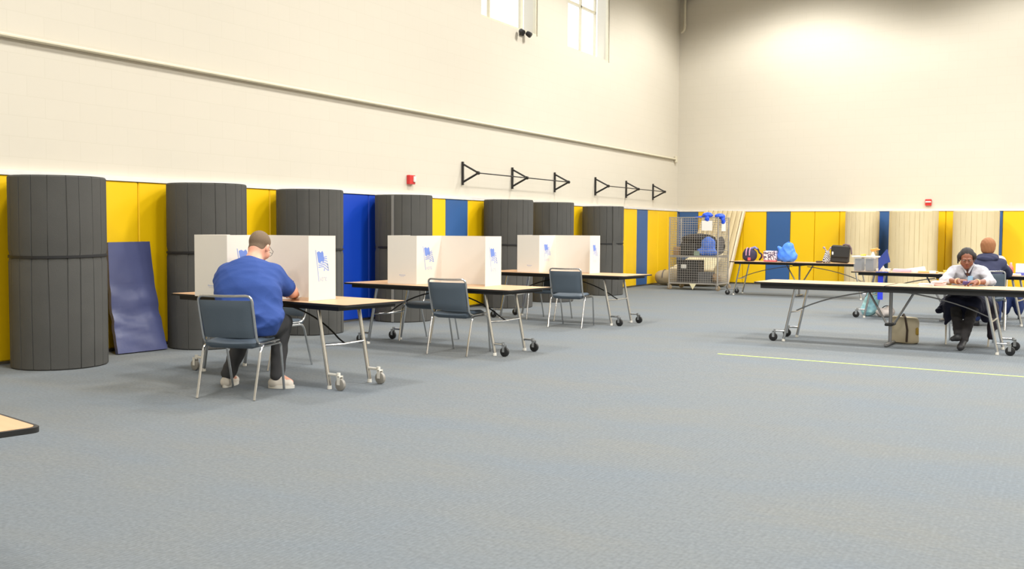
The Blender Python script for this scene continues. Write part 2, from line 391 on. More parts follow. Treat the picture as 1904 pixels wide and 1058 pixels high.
# leaning blue crash mat ----------------------------------------------
def mat_lean():
    p0, p1 = Vector((-8.62, 7.12, 0)), Vector((-8.56, 7.72, 0)); t0, t1 = Vector((-8.85, 7.20, 1.155)), Vector((-8.85, 7.75, 1.16))
    nx, nz = 10, 24; th = .045
    g = G(); rows = []
    nrm = (p1 - p0).cross(t0 - p0).normalized()
    if nrm.x < 0: nrm = -nrm
    def P(u, v):
        b = p0.lerp(p1, u).lerp(t0.lerp(t1, u), v)
        e = min(u, 1 - u, v, 1 - v); puff = min(1, e * 9) * .012
        wr = .012 * math.sin(v * 26 + 3 * u + 1.3 * math.sin(u * 5)) * math.exp(-((v - .42) / .2) ** 2) + .006 * math.sin(v * 47 + 7 * u) * math.exp(-((v - .3) / .25) ** 2)
        sag = -.035 * math.sin(PI * v)
        return b + nrm * (puff + wr + sag)
    f = [[P(i / nx, j / nz) for i in range(nx + 1)] for j in range(nz + 1)]
    vs = [p for r in f for p in r] + [p - nrm * th for r in f for p in r]
    n1 = nx + 1; o = n1 * (nz + 1); fs = []
    for j in range(nz):
        for i in range(nx):
            a = j * n1 + i; fs.append((a, a + 1, a + n1 + 1, a + n1)); fs.append((o + a, o + a + n1, o + a + n1 + 1, o + a + 1))
    for i in range(nx):
        a = i; fs.append((a, o + a, o + a + 1, a + 1)); a = nz * n1 + i; fs.append((a, a + 1, o + a + 1, o + a))
    for j in range(nz):
        a = j * n1; fs.append((a, a + n1, o + a + n1, o + a)); a = j * n1 + nx; fs.append((a, o + a, o + a + n1, a + n1))
    g.add(vs, fs)
    zmin = min(p[2] for p in g.v); g.v = [(p[0], p[1], p[2] - zmin + .002) for p in g.v]
    return g
o = mat_lean().build('gym_mat', mat('slate_blue_vinyl', (72, 78, 118), .33, var=.06, scale=3, bump=.2, bscale=14), None, 60)
tag(o, 'worn slate blue vinyl mat leaning on the yellow wall pads', 'gym mat')

# wall fittings --------------------------------------------------------
g = G().tube([(XL + .035, YF, 3.15), (XL + .035, 24.72, 3.15)], .024, 10)
o = g.build('wall_conduit', M_CREAM, None)
tag(o, 'long horizontal cream pipe running along the side wall', 'pipe')
G().box((XL + .035, 24.76, 3.15), (.06, .10, .17), bev=.01).build('end_box', M_CREAM, o)
t = thing('drain_pipe', 'cream vertical pipe with elbow high in the room corner', 'pipe', (-8.83, 24.88, 0))
G().tube([(0, 0, ZC), (0, 0, 6.50)] + arc((0, 0, 6.50), (0, 0, 6.40), (-.09, 0, 6.38), 5), .034, 12).build('pipe', M_CREAM, t)
G().tube([(0, 0, 6.53), (0, 0, 6.58)], .043, 12).build('coupling', M_CREAM, t)
def bracket_set(ys, label):
    t = thing('pull_up_bar', label, 'exercise bar', (XL + .004, ys[1], 0), 0, 'wall mounted pull up bars')
    for yy in ys:
        d = yy - ys[1]
        g = G(); g.box((.015, d, 2.262), (.03, .034, .39))
        g.tube([(.03, d, 2.41), (.32, d, 2.262)], .016, 4); g.tube([(.03, d, 2.12), (.32, d, 2.262)], .018, 4); g.disk((.315, d, 2.262), (0, 1, 0), .03, .05, 12)
        g.build('bracket', M_DARK, t)
    G().tube([(.315, ys[0] - ys[1], 2.262), (.315, ys[2] - ys[1], 2.262)], .010, 8).build('bar', M_DARK, t)
bracket_set((14.45, 16.165, 17.89), 'dark triangular bracket pull up bar on the side wall, nearer set')
bracket_set((19.83, 21.535, 23.225), 'dark triangular bracket pull up bar on the side wall, set nearest the corner')
t = thing('fire_alarm', 'red fire alarm with white strobe on the side wall above the fourth roll', 'fire alarm', (XL, 12.92, 2.085))
G().box((.03, 0, 0), (.06, .155, .14), bev=.006).build('housing', M_RED, t)
G().box((.068, .045, .008), (.03, .055, .09), bev=.008).build('strobe', M_WHITEPL, t)
t = thing('fire_alarm', 'red fire alarm with a white band on the far wall above the pads', 'fire alarm', (-2.935, YB, 2.01))
G().box((0, -.03, 0), (.135, .06, .145), bev=.006).build('housing', M_RED, t)
G().box((0, -.068, .012), (.12, .03, .035), bev=.008).build('strobe', M_WHITEPL, t)
t = thing('flood_lamp', 'pair of small dark lamp heads under the left high window', 'lamp', (XL, 16.48, 4.93))
G().box((.02, 0, 0), (.04, .12, .08), bev=.006).build('mount', M_DARK, t)
for s in (-1, 1):
    h = G(); h.lathe([(.03, 0), (.045, .02), (.052, .09), (.045, .11)], (.05, s * .12, .03), 14, Euler((0, PI / 2 + .6, s * .3)).to_matrix()); h.build('lamp_head', M_DARK, t)

# floor tape
o = G().box((0, 0, .0015), (3.3, .035, .003)).build('floor_tape', mat('lime_tape', (196, 224, 120), .5), None); o.location = (-1.67, 10.47, 0); o.rotation_euler = (0, 0, -.06)
tag(o, 'thin lime green tape line stuck across the carpet', 'tape')

# ------------------------------------------------------------------ folding tables
def table(label, c, hd, L, Wd, H, le, sp_, wheel=M_BLACK, center=False, grp=None, name='folding_table', ins=.11, ap=.036):
    t = thing(name, label, 'table', (c[0], c[1], 0), hd, grp)
    g = G(); th = .018; halves = ((-L / 2, -.003), (.003, L / 2)) if center else ((-L / 2, L / 2),)
    for a, b in halves:
        ch = .035
        ca, cb = (ch if abs(a + L / 2) < .01 else .002), (ch if abs(b - L / 2) < .01 else .002)
        poly = [(b - cb * (1 - math.cos(t_)), -Wd / 2 + cb * (1 - math.sin(t_))) for t_ in (PI / 2, PI / 3, PI / 6, 0)] if False else []
        for (px_, py_, c_, a0) in ((b, -Wd / 2, cb, -PI / 2), (b, Wd / 2, cb, 0), (a, Wd / 2, ca, PI / 2), (a, -Wd / 2, ca, PI)):
            ox, oy = px_ + (-c_ if px_ == b else c_), py_ + (c_ if py_ < 0 else -c_)
            poly += [(ox + c_ * math.cos(a0 + k_ * PI / 8), oy + c_ * math.sin(a0 + k_ * PI / 8)) for k_ in range(5)]
        g.cur = 1; g.prism(poly, H - th, H - .001)
        g.cur = 0; mx_ = (a + b) / 2; g.prism([(mx_ + (x_ - mx_) * (1 - .012 / abs(b - mx_)), y_ * (1 - .012 / (Wd / 2))) for x_, y_ in poly], H - .0012, H)
    g.build('tabletop', [M_WOOD, M_BLACK], t)
    g = G()
    for s in (-1, 1): g.box((0, s * (Wd / 2 - .05), H - th - ap / 2), (L - 2 * ins, .03, ap))
    for s in (-1, 1): g.box((s * (L / 2 - ins - .015), 0, H - th - ap / 2), (.03, Wd - .13, ap))
    if center: g.box((0, 0, H - th - .03), (.12, Wd - .14, .05))
    g.build('apron', M_BLACK, t)
    for sx in (-1, 1):
        for s in (-1, 1):
            g = G(); top = (sx * (le - .135), s * (sp_ + .0), H - th - .03); ft = (sx * le, s * sp_, .02)
            g.tube([top, ft], .0165, 10); lg = g.build('leg', M_CHROME, t)
            zz = .125; xx = le - .135 * (zz / H)
            G().lathe([(.017, 0), (.020, .003), (.0175, .032)], (sx * le, s * sp_, .0), 12).build('glide', M_WHITEPL, lg)
            g = G(); g.tube([(sx * xx, s * sp_, zz), (sx * (xx + .13), s * sp_, zz)], .012, 8); g.lathe([(.016, -.02), (.016, .02)], (sx * (xx + .13), s * sp_, zz), 12)
            g.box((sx * (xx + .145), s * sp_ - .02, .085), (.03, .004, .075)); g.box((sx * (xx + .145), s * sp_ + .02, .085), (.03, .004, .075)); g.box((sx * (xx + .14), s * sp_, .115), (.035, .044, .008))
            g.build('caster_arm', M_CHROME if wheel is M_BLACK else M_WHITEPL, lg)
            G().disk((sx * (xx + .15), s * sp_, .05), (0, 1, 0), .05, .03).build('wheel', wheel, lg)
        z1 = H * .5; xc = le - .135 * .5
        G().tube([(sx * xc, -sp_, z1), (sx * (xc - .01), 0, z1 - .01), (sx * xc, sp_, z1)], .011, 8).build('crossbar', M_CHROME, t)
        G().tube([(sx * xc, 0, z1)] + arc((sx * (xc - .06), 0, z1 + .03), (sx * xc * .62, 0, H - .15), (sx * (.15 if center else .12), 0, H - .085), 8), .008, 6).build('brace', M_STEEL if center else M_DARK, t)
    if center:
        G().tube([(0, 0, H - .06), (0, 0, .04)], .02, 10).build('center_post', M_STEEL, t)
        G().box((0, 0, .022), (.04, Wd * .62, .03), bev=.008).build('center_foot', M_STEEL, t)
        for s in (-1, 1): G().tube([(s * .26, s * .02, H - .07), (s * .03, s * .02, .24)], .013, 8).build('center_strut', M_STEEL, t)
        G().box((0, 0, .25), (.09, .22, .03), bev=.008).build('lock_bar', M_BLACK, t)
    return t
gt = 'folding tables on casters with dark edged wood tops'
table('wood-look folding table where the man in the blue T-shirt sits, pale casters', (-6.13, 6.85), -.125, 2.3, .74, .718, .83, .235, wheel=M_GREYPL, grp=gt)
table('wood-look folding table with voting screen, middle of three along the dark rolls', (-6.15, 9.52), -.10, 2.35, .82, .705, .90, .28, grp=gt)
table('wood-look folding table with voting screen, farthest of three along the dark rolls', (-6.5, 13.3), -.10, 2.44, .84, .70, .95, .29, grp=gt)
table('long wood-look folding table where the woman in the pale shirt sits', (-1.84, 12.45), -.04, 3.05, .78, .715, 1.17, .29, center=True, grp=gt, ap=.058, ins=.08)
table('long folding table by the cage cart holding backpack and blue bag', (-4.85, 20.8), -.03, 2.72, .78, .70, 1.28, .30, center=True, grp=gt)
table('folding table holding the clear bin and papers, behind the long table', (-1.66, 16.42), -.12, 2.6, .78, .715, 1.1, .3, center=True, grp=gt)
# corner of a near table at the left edge of the view
table('near wood-look folding table, only its corner shows at bottom left', (-3.985, 1.866), -.22, 2.4, .76, .72, .8, .25, grp=gt, ins=.36)

# ------------------------------------------------------------------ chairs
def make_chair(label, grp):
    t = thing('stacking_chair', label, 'chair', (0, 0, 0), 0, grp)
    # seat pad
    g = G(); nx, ny = 12, 12; top = []; bot = []
    for j in range(ny + 1):
        for i in range(nx + 1):
            u, v = i / nx * 2 - 1, j / ny * 2 - 1
            w = .212 - .012 * (v > .8) ; x_ = u * (w - .015 * max(0, v) ** 4); y_ = v * .215 * (1 - .04 * abs(u) ** 4)
            e = max(abs(u), abs(v)); z_ = .468 - .022 * max(0, (e - .8) / .2) ** 2 - .012 * max(0, v - .5) - .010 * (1 - u * u) - .010 * max(0, -v)
            top.append((x_, y_, z_)); bot.append((x_ * .95, y_ * .97, .388 + (.02 if e > .99 else 0)))
    n1 = nx + 1; o = len(top); fs = []
    for j in range(ny):
        for i in range(nx): a = j * n1 + i; fs += [(a, a + 1, a + n1 + 1, a + n1), (o + a, o + a + n1, o + a + n1 + 1, o + a + 1)]
    for i in range(nx): fs += [(i, o + i, o + i + 1, i + 1)]; a = ny * n1 + i; fs += [(a, a + 1, o + a + 1, o + a)]
    for j in range(ny): a = j * n1; fs += [(a, a + n1, o + a + n1, o + a)]; a = j * n1 + nx; fs += [(a, o + a, o + a + n1, a + n1)]
    g.add(top + bot, fs); g.build('seat', M_SLATE, t, 50)
    # backrest pad (slightly curved, wraps the frame)
    g = G(); F = []; B = []
    for j in range(9):
        for i in range(13):
            u, v = i / 12 * 2 - 1, j / 8; z_ = .475 + .295 * v; yb = -.205 - .075 * v - .022 * (1 - u * u)
            e = max(abs(u), abs(2 * v - 1)); th = .017 * (1 - max(0, (e - .82) / .18) ** 2 * .7); hw = .205 + .012 * v
            F.append((u * hw, yb + th, z_)); B.append((u * hw, yb - th, z_))
    o = len(F); fs = []
    for j in range(8):
        for i in range(12): a = j * 13 + i; fs += [(a + 1, a, a + 13, a + 14), (o + a, o + a + 1, o + a + 14, o + a + 13)]
    for i in range(12): fs += [(i, i + 1, o + i + 1, o + i)]; a = 8 * 13 + i; fs += [(a + 1, a, o + a, o + a + 1)]
    for j in range(8): a = j * 13; fs += [(a + 13, a, o + a, o + a + 13)]; a = j * 13 + 12; fs += [(a, a + 13, o + a + 13, o + a)]
    g.add(F + B, fs); g.build('backrest', M_SLATE, t, 50)
    # back frame: inverted U that bends forward into the seat rails
    pts = [(-.218, .20, .425), (-.222, -.10, .425)] + arc((-.222, -.12, .425), (-.222, -.20, .425), (-.223, -.21, .50), 5)
    pts += [(-.224, -.262, .70)] + arc((-.224, -.275, .755), (-.226, -.29, .805), (-.18, -.292, .806), 5)
    pts += [(-.08, -.302, .803), (0, -.306, .802)]
    pts = pts + [(-p[0], p[1], p[2]) for p in pts[::-1][1:]]
    G().tube(pts, .0105, 10).build('back_frame', M_CHROME, t)
    for sx in (-1, 1):
        rear = [(sx * .243, 0, .405), (sx * .243, -.10, .405)] + arc((sx * .243, -.12, .405), (sx * .243, -.165, .405), (sx * .243, -.18, .36), 5) + [(sx * .240, -.285, .004)]
        front = [(sx * .243, 0, .405), (sx * .243, .12, .405)] + arc((sx * .243, .14, .405), (sx * .243, .185, .405), (sx * .24, .195, .36), 5) + [(sx * .228, .275, .004)]
        for q in (rear, front): G().tube(q, .0105, 10).build('leg', M_CHROME, t)
    g = G(); g.tube([(-.243, .10, .412), (.243, .10, .412)], .008, 8); g.tube([(-.243, -.12, .412), (.243, -.12, .412)], .008, 8); g.build('seat_rail', M_CHROME, t)
    return t
gc = 'slate blue chairs at the voting tables'
ch = make_chair('slate blue vinyl chair that the man in the blue T-shirt sits on', gc)
ch.location = (-5.77, 5.965, 0); ch.rotation_euler = (0, 0, math.radians(17))
dup(ch, None, loc=(-5.73, 9.17, 0), rz=math.radians(3), label='empty slate blue chair in front of the middle voting table')
dup(ch, None, loc=(-6.01, 12.53, 0), rz=math.radians(6), label='empty slate blue chair in front of the farthest voting table')
dup(ch, None, loc=(-6.70, 7.33, 0), rz=math.radians(176), label='slate blue chair on the far side of the seated man\'s table')
dup(ch, None, loc=(-6.70, 10.02, 0), rz=math.radians(177), label='slate blue chair on the far side of the middle voting table')
dup(ch, None, loc=(-6.78, 13.35, 0), rz=math.radians(179), label='slate blue chair on the far side of the farthest voting table')
ch2 = dup(ch, None, loc=(-1.05, 13.16, 0), rz=math.radians(180), label='blue chair that the woman in the pale shirt sits on')
ch2['group'] = 'slate blue chairs at the workers tables'
for loc_, rz_, lb_ in (((-1.03, 15.42, 0), 4, 'blue chair that the person in the navy hoodie sits on'), ((-1.12, 17.45, 0), 178, 'blue chair behind the hoodie wearer, under the person in pink')):
    c_ = dup(ch, None, loc=loc_, rz=math.radians(rz_), label=lb_); c_['group'] = 'slate blue chairs at the workers tables'

# ------------------------------------------------------------------ voting screens
def flag_print(parent, T):
    """T maps (s, h, off) on the panel to local space; s 0..1 across .2 m, h 0..1 over .26 m"""
    def polys(P, m, off):
        g = G()
        for p in P:
            n = len(p); v = [T(a, b, off) for a, b in p]; g.add(v, [tuple(range(n))])
        return g.build('flag_print', m, parent, 0)
    wav = lambda s: .035 * math.sin(s * 9)
    solid = [[(.10, .95), (.25, .99), (.38, .94), (.50, 1.0), (.58, .93), (.60, .80), (.66, .74), (.58, .62), (.45, .66), (.32, .60), (.20, .63)]]
    pole = [[(.0, 1.03), (.035, 1.03), (.27, .0), (.235, .0)]]
    stripes = []
    for k in range(6):
        b = .88 - k * .075; pts_t = []; pts_b = []
        s0 = .62 if k < 3 else .22; s1 = .82 + .03 * k
        for q in range(9):
            s = s0 + (s1 - s0) * q / 8; h = b - .16 * (s - .3) + wav(s + k * .06); pts_t.append((s, h)); pts_b.append((s, h - .034))
        stripes.append(pts_t + pts_b[::-1])
    stripes.append([(.84, .60), (.90, .58), (.98, .34), (.92, .38)]); stripes.append([(.62, .42), (.70, .44), (.66, .34), (.58, .33)])
    polys(solid + pole, M_BLUEINK, .0026); polys(stripes, mat('mid_blue_ink', (138, 160, 220), .6, var=.02), .0028)
    L = []
    def bar(x0, y0, x1, y1, w=.022):
        d = Vector((x1 - x0, y1 - y0)); n = Vector((-d.y, d.x)).normalized() * w / 2
        L.append([(x0 + n.x, y0 + n.y), (x1 + n.x, y1 + n.y), (x1 - n.x, y1 - n.y), (x0 - n.x, y0 - n.y)])
    bx = .33; cw = .085; gp = .135; b0, b1 = .02, .13
    bar(bx, b1, bx + cw / 2, b0); bar(bx + cw / 2, b0, bx + cw, b1)                                     # V
    bx += gp; q = [(bx, b0 + .02), (bx, b1 - .02), (bx + .02, b1), (bx + cw - .02, b1), (bx + cw, b1 - .02), (bx + cw, b0 + .02), (bx + cw - .02, b0), (bx + .02, b0)]
    for a, b in zip(q, q[1:] + q[:1]): bar(*a, *b)                                                      # O
    bx += gp; bar(bx, b1, bx + cw, b1); bar(bx + cw / 2, b1, bx + cw / 2, b0)                            # T
    bx += gp; bar(bx, b0, bx, b1); bar(bx, b1, bx + cw, b1); bar(bx, (b0 + b1) / 2, bx + cw * .8, (b0 + b1) / 2); bar(bx, b0, bx + cw, b0)  # E
    polys(L, M_PALEINK, .0026)
def booth(label, loc, z, rz=0, h=.545, kx=1.0):
    t = thing('voting_screen', label, 'voting screen', (loc[0], loc[1], z), rz, 'white voting screens on the tables')
    A0, A1, K, D0, D1 = (-1.26 * kx, -.05), (-.85 * kx, -.07), (-.79 * kx, .35), (0, .35), (0, 0)
    HL = (-1.22 * kx, .34)
    th = .004
    def panel(p, q, nm='panel'):
        p, q = Vector((p[0], p[1], 0)), Vector((q[0], q[1], 0)); d = (q - p).normalized(); n = Vector((d.y, -d.x, 0)) * th / 2
        vs = [p + n, q + n, q - n, p - n]; vs = vs + [v + Vector((0, 0, h)) for v in vs]
        vs = [v + Vector((0, 0, .0015)) for v in vs]
        g = G().add(vs, [(0, 3, 2, 1), (4, 5, 6, 7), (0, 1, 5, 4), (1, 2, 6, 5), (2, 3, 7, 6), (3, 0, 4, 7)])
        return g.build(nm, M_BOARD, t, 0), p, q, d, Vector((d.y, -d.x, 0))
    panel(HL, A0)
    a, p, q, d, n = panel(A0, A1)
    # small printed maker's mark low on the panel
    g = G(); rnd = random.Random(3)
    for k in range(7):
        x0 = .17 + k * .0125; hh = .010 if k else .014
        v = [p + d * x0 + n * (.0026) + Vector((0, 0, .095)), p + d * (x0 + .008) + n * .0026 + Vector((0, 0, .095)), p + d * (x0 + .008) + n * .0026 + Vector((0, 0, .095 + hh)), p + d * x0 + n * .0026 + Vector((0, 0, .095 + hh))]
        g.add(v, [(0, 1, 2, 3)])
    for k in range(5):
        x0 = .185 + k * .011
        v = [p + d * x0 + n * .0026 + Vector((0, 0, .082)), p + d * (x0 + .006) + n * .0026 + Vector((0, 0, .082)), p + d * (x0 + .006) + n * .0026 + Vector((0, 0, .087)), p + d * x0 + n * .0026 + Vector((0, 0, .087))]
        g.add(v, [(0, 1, 2, 3)])
    g.build('maker_mark', M_PALEINK, a, 0)
    b, p, q, d, n = panel(A1, K)
    Ln = (q - p).length
    def Tm(p, d, n, off0, w):
        return lambda s, hh, off: p + d * (off0 + s * w) + n * off + Vector((0, 0, .16 + hh * .26))
    flag_print(b, Tm(p, d, n, Ln * .24, .19))
    panel(K, D0)
    c, p, q, d, n = panel(D1, D0)
    flag_print(c, Tm(p, d, n, .085, .18))
    return t
booth('white cardboard voting screen on the table of the man in the blue T-shirt', (-5.56, 6.52), .718, -.0)
booth('white cardboard voting screen with blue flags on the middle voting table', (-5.565, 9.42), .705, 0)
booth('white cardboard voting screen with blue flags on the farthest voting table', (-6.055, 13.20), .70, 0, kx=.92)
#MORE
# ------------------------------------------------------------------ organic shapes (signed distance fields meshed as one surface)
class SDF:
    """smooth union of tapered capsules and ellipsoids, meshed by surface nets"""
    def __init__(s): s.p = []
    def cap(s, a, b, ra, rb, k=.03): s.p.append(('c', Vector(a), Vector(b), ra, rb, k, 1)); return s
    def ell(s, c, r, R=None, k=.03, op=1): s.p.append(('e', Vector(c), Vector(r), R or Matrix.Identity(3), 0, k, op)); return s
    def cut(s, c, n): s.p.append(('h', Vector(c), Vector(n).normalized(), 0, 0, .006, -1)); return s
    def cutcap(s, a, b, ra, rb, k=.01): s.p.append(('c', Vector(a), Vector(b), ra, rb, k, -1)); return s
    def grow(s, d):
        o = SDF()
        for q in s.p:
            if q[0] == 'c': o.p.append(('c', q[1], q[2], q[3] + d, q[4] + d, q[5], q[6]))
            elif q[0] == 'e': o.p.append(('e', q[1], q[2] + Vector((d, d, d)), q[3], 0, q[5], q[6]))
            else: o.p.append(q)
        return o
    def mesh(s, h, warp=None):
        lo = [1e9] * 3; hi = [-1e9] * 3
        def bb(q):
            if q[0] == 'c':
                m = max(q[3], q[4]); return [min(q[1][i], q[2][i]) - m for i in range(3)], [max(q[1][i], q[2][i]) + m for i in range(3)]
            m = max(q[2]); return [q[1][i] - m for i in range(3)], [q[1][i] + m for i in range(3)]
        for q in s.p:
            if q[0] == 'h' or q[6] < 0: continue
            l, u = bb(q)
            for i in range(3): lo[i] = min(lo[i], l[i]); hi[i] = max(hi[i], u[i])
        pad_ = 3 * h; lo = [v - pad_ for v in lo]; n = [int((hi[i] + pad_ - lo[i]) / h) + 2 for i in range(3)]
        X = [lo[i] + h * np.arange(n[i]) for i in range(3)]
        D = np.full(n, 1.0, dtype=np.float32)
        for q in s.p:
            if q[0] == 'h':
                d = (X[0][:, None, None] - q[1][0]) * q[2][0] + (X[1][None, :, None] - q[1][1]) * q[2][1] + (X[2][None, None, :] - q[1][2]) * q[2][2]
                D = np.maximum(D, d.astype(np.float32)); continue
            l, u = bb(q); k = q[5]; mg_ = k + 3 * h
            sl = []
            for i in range(3):
                a = max(0, int((l[i] - mg_ - lo[i]) / h)); b = min(n[i], int((u[i] + mg_ - lo[i]) / h) + 2); sl.append(slice(a, max(a + 1, b)))
            x, y, z = X[0][sl[0]][:, None, None], X[1][sl[1]][None, :, None], X[2][sl[2]][None, None, :]
            if q[0] == 'c':
                a, b = q[1], q[2]; e = b - a; L2 = max(e.dot(e), 1e-9)
                t = np.clip(((x - a[0]) * e[0] + (y - a[1]) * e[1] + (z - a[2]) * e[2]) / L2, 0, 1)
                d = np.sqrt((x - a[0] - e[0] * t) ** 2 + (y - a[1] - e[1] * t) ** 2 + (z - a[2] - e[2] * t) ** 2) - (q[3] + (q[4] - q[3]) * t)
            else:
                R = q[3]; dx, dy, dz = x - q[1][0], y - q[1][1], z - q[1][2]
                u0 = R[0][0] * dx + R[1][0] * dy + R[2][0] * dz; u1 = R[0][1] * dx + R[1][1] * dy + R[2][1] * dz; u2 = R[0][2] * dx + R[1][2] * dy + R[2][2] * dz
                r = q[2]; k0 = np.sqrt((u0 / r[0]) ** 2 + (u1 / r[1]) ** 2 + (u2 / r[2]) ** 2); k1 = np.sqrt((u0 / r[0] ** 2) ** 2 + (u1 / r[1] ** 2) ** 2 + (u2 / r[2] ** 2) ** 2)
                d = k0 * (k0 - 1) / np.maximum(k1, 1e-6)
            d = d.astype(np.float32); old = D[tuple(sl)]
            if q[6] > 0:
                hh = np.maximum(k - np.abs(old - d), 0) / k; D[tuple(sl)] = np.minimum(old, d) - hh * hh * k * .25
            else:
                hh = np.maximum(k - np.abs(old + d), 0) / k; D[tuple(sl)] = np.maximum(old, -d) + hh * hh * k * .25
        if warp is not None:
            D = D + warp(X[0][:, None, None], X[1][None, :, None], X[2][None, None, :]).astype(np.float32)
        S = D < 0
        c = np.zeros([m - 1 for m in n], dtype=np.int8)
        for i in (0, 1):
            for j in (0, 1):
                for k in (0, 1): c += S[i:n[0] - 1 + i, j:n[1] - 1 + j, k:n[2] - 1 + k]
        act = (c > 0) & (c < 8); idx = -np.ones(act.shape, dtype=np.int64); cells = np.argwhere(act); idx[act] = np.arange(len(cells))
        acc = np.zeros((len(cells), 3)); cnt_ = np.zeros(len(cells))
        corners = [(i, j, k) for i in (0, 1) for j in (0, 1) for k in (0, 1)]
        for a in corners:
            for ax in range(3):
                if a[ax]: continue
                b = list(a); b[ax] = 1
                da = D[cells[:, 0] + a[0], cells[:, 1] + a[1], cells[:, 2] + a[2]]; db = D[cells[:, 0] + b[0], cells[:, 1] + b[1], cells[:, 2] + b[2]]
                m = (da < 0) != (db < 0); t = np.where(m, da / np.where(m, da - db, 1), 0)
                p = np.array(a, dtype=float)[None, :] + np.zeros((len(cells), 3)); p[:, ax] += t
                acc[m] += p[m]; cnt_[m] += 1
        V = (cells + acc / np.maximum(cnt_, 1)[:, None]) * h + np.array(lo)
        F = []
        for ax in range(3):
            o1, o2 = (ax + 1) % 3, (ax + 2) % 3
            s0 = [slice(1, n[i] - 1) for i in range(3)]; s0[ax] = slice(0, n[ax] - 1); s1 = list(s0); s1[ax] = slice(1, n[ax])
            A_, B_ = S[tuple(s0)], S[tuple(s1)]; e = np.argwhere(A_ != B_)
            if not len(e): continue
            sgn = A_[e[:, 0], e[:, 1], e[:, 2]]; base = e.copy()
            for i in range(3):
                if i != ax: base[:, i] += 1
            def ci(d1, d2):
                q = base.copy(); q[:, o1] -= d1; q[:, o2] -= d2; return idx[q[:, 0], q[:, 1], q[:, 2]]
            quad = np.stack([ci(1, 1), ci(0, 1), ci(0, 0), ci(1, 0)], 1)
            quad[~sgn] = quad[~sgn][:, ::-1]; F.append(quad)
        F = np.concatenate(F)
        return V, F
def sdf_obj(name, s, h, m, parent=None, warp=None, relax=1):
    V, F = s.mesh(h, warp)
    for _ in range(relax):                      # light smoothing of the net
        acc = np.zeros_like(V); c = np.zeros(len(V))
        for a, b in ((0, 1), (1, 2), (2, 3), (3, 0)):
            np.add.at(acc, F[:, a], V[F[:, b]]); np.add.at(acc, F[:, b], V[F[:, a]]); np.add.at(c, F[:, a], 1); np.add.at(c, F[:, b], 1)
        V = V * .5 + .5 * acc / np.maximum(c, 1)[:, None]
    me = bpy.data.meshes.new(name); me.from_pydata(V.tolist(), [], F.tolist()); me.materials.append(m)
    me.polygons.foreach_set('use_smooth', [True] * len(me.polygons)); me.update()
    o = bpy.data.objects.new(name, me); COL.objects.link(o)
    if parent: o.parent = parent
    return o

def frame(yaw_deg, pitch_deg=0, roll_deg=0):
    """local x right, y forward, z up; yaw 0 faces +y, positive turns left; pitch negative looks down"""
    return Matrix.Rotation(math.radians(yaw_deg), 3, 'Z') @ Matrix.Rotation(math.radians(pitch_deg), 3, 'X') @ Matrix.Rotation(math.radians(roll_deg), 3, 'Y')
def head(b, c, R, s=1.0):
    c = Vector(c); T = lambda p: c + R @ (Vector(p) * s); r = lambda *v: tuple(q * s for q in v)
    b.ell(T((0, -.012, .030)), r(.074, .094, .088), R, .03); b.ell(T((0, .022, -.045)), r(.056, .066, .066), R, .03)
    b.ell(T((0, .058, -.088)), r(.026, .022, .018), R, .03)                                   # chin
    for q in (-1, 1):
        b.ell(T((q * .045, .055, -.035)), r(.024, .024, .030), R, .025)                         # cheeks
        b.ell(T((q * .077, -.008, -.012)), r(.008, .020, .031), R, .008)                        # ears
        b.ell(T((q * .030, .098, .004)), r(.018, .014, .011), R, .012, -1)                      # eye sockets
        b.cap(T((q * .014, .087, .018)), T((q * .046, .075, .019)), .008 * s, .0065 * s, .010)   # brows
    b.cap(T((0, .082, .006)), T((0, .104, -.030)), .008 * s, .012 * s, .012)                    # nose
    b.ell(T((.011, .094, -.034)), r(.009, .010, .008), R, .008); b.ell(T((-.011, .094, -.034)), r(.009, .010, .008), R, .008)
    b.ell(T((0, .082, -.058)), r(.022, .010, .006), R, .006); b.ell(T((0, .080, -.068)), r(.019, .010, .007), R, .006)
    return T
def hand(b, w, d, up, s=1.0, curl=.6, side=1):
    """palm and five fingers from wrist w along d; up = back of the hand; side +1 thumb on the right of d"""
    w, d, up = Vector(w), Vector(d).normalized(), Vector(up).normalized(); x = d.cross(up).normalized() * side; up = x.cross(d).normalized() * side if False else up
    b.cap(w, w + d * .05 * s, .026 * s, .024 * s, .02)
    b.cap(w + d * .03 * s - x * .022 * s, w + d * .085 * s - x * .028 * s, .015 * s, .013 * s, .015); b.cap(w + d * .03 * s + x * .020 * s, w + d * .09 * s + x * .024 * s, .016 * s, .013 * s, .015)
    for i, (off, ln) in enumerate(((.028, .070), (.010, .078), (-.009, .072), (-.028, .056))):
        p = w + d * .085 * s + x * off * s; a = 0.15 + .12 * i; rr = (.0095, .0095, .009, .0082)[i] * s
        for j, fr in enumerate((.45, .32, .23)):
            a += curl * (.5 if j == 0 else .8); q = p + (d * math.cos(a) - up * math.sin(a)) * ln * fr * s * (1 + .0 * i); b.cap(p, q, rr * (1 - .06 * j), rr * (1 - .06 * (j + 1)), .004); p = q
    p = w + d * .02 * s + x * .028 * s; q = p + (d * .6 + x * .6 - up * .25).normalized() * .042 * s; b.cap(p, q, .014 * s, .011 * s, .01)
    r_ = q + (d * .9 + x * .05 - up * .35).normalized() * .032 * s; b.cap(q, r_, .011 * s, .009 * s, .005)
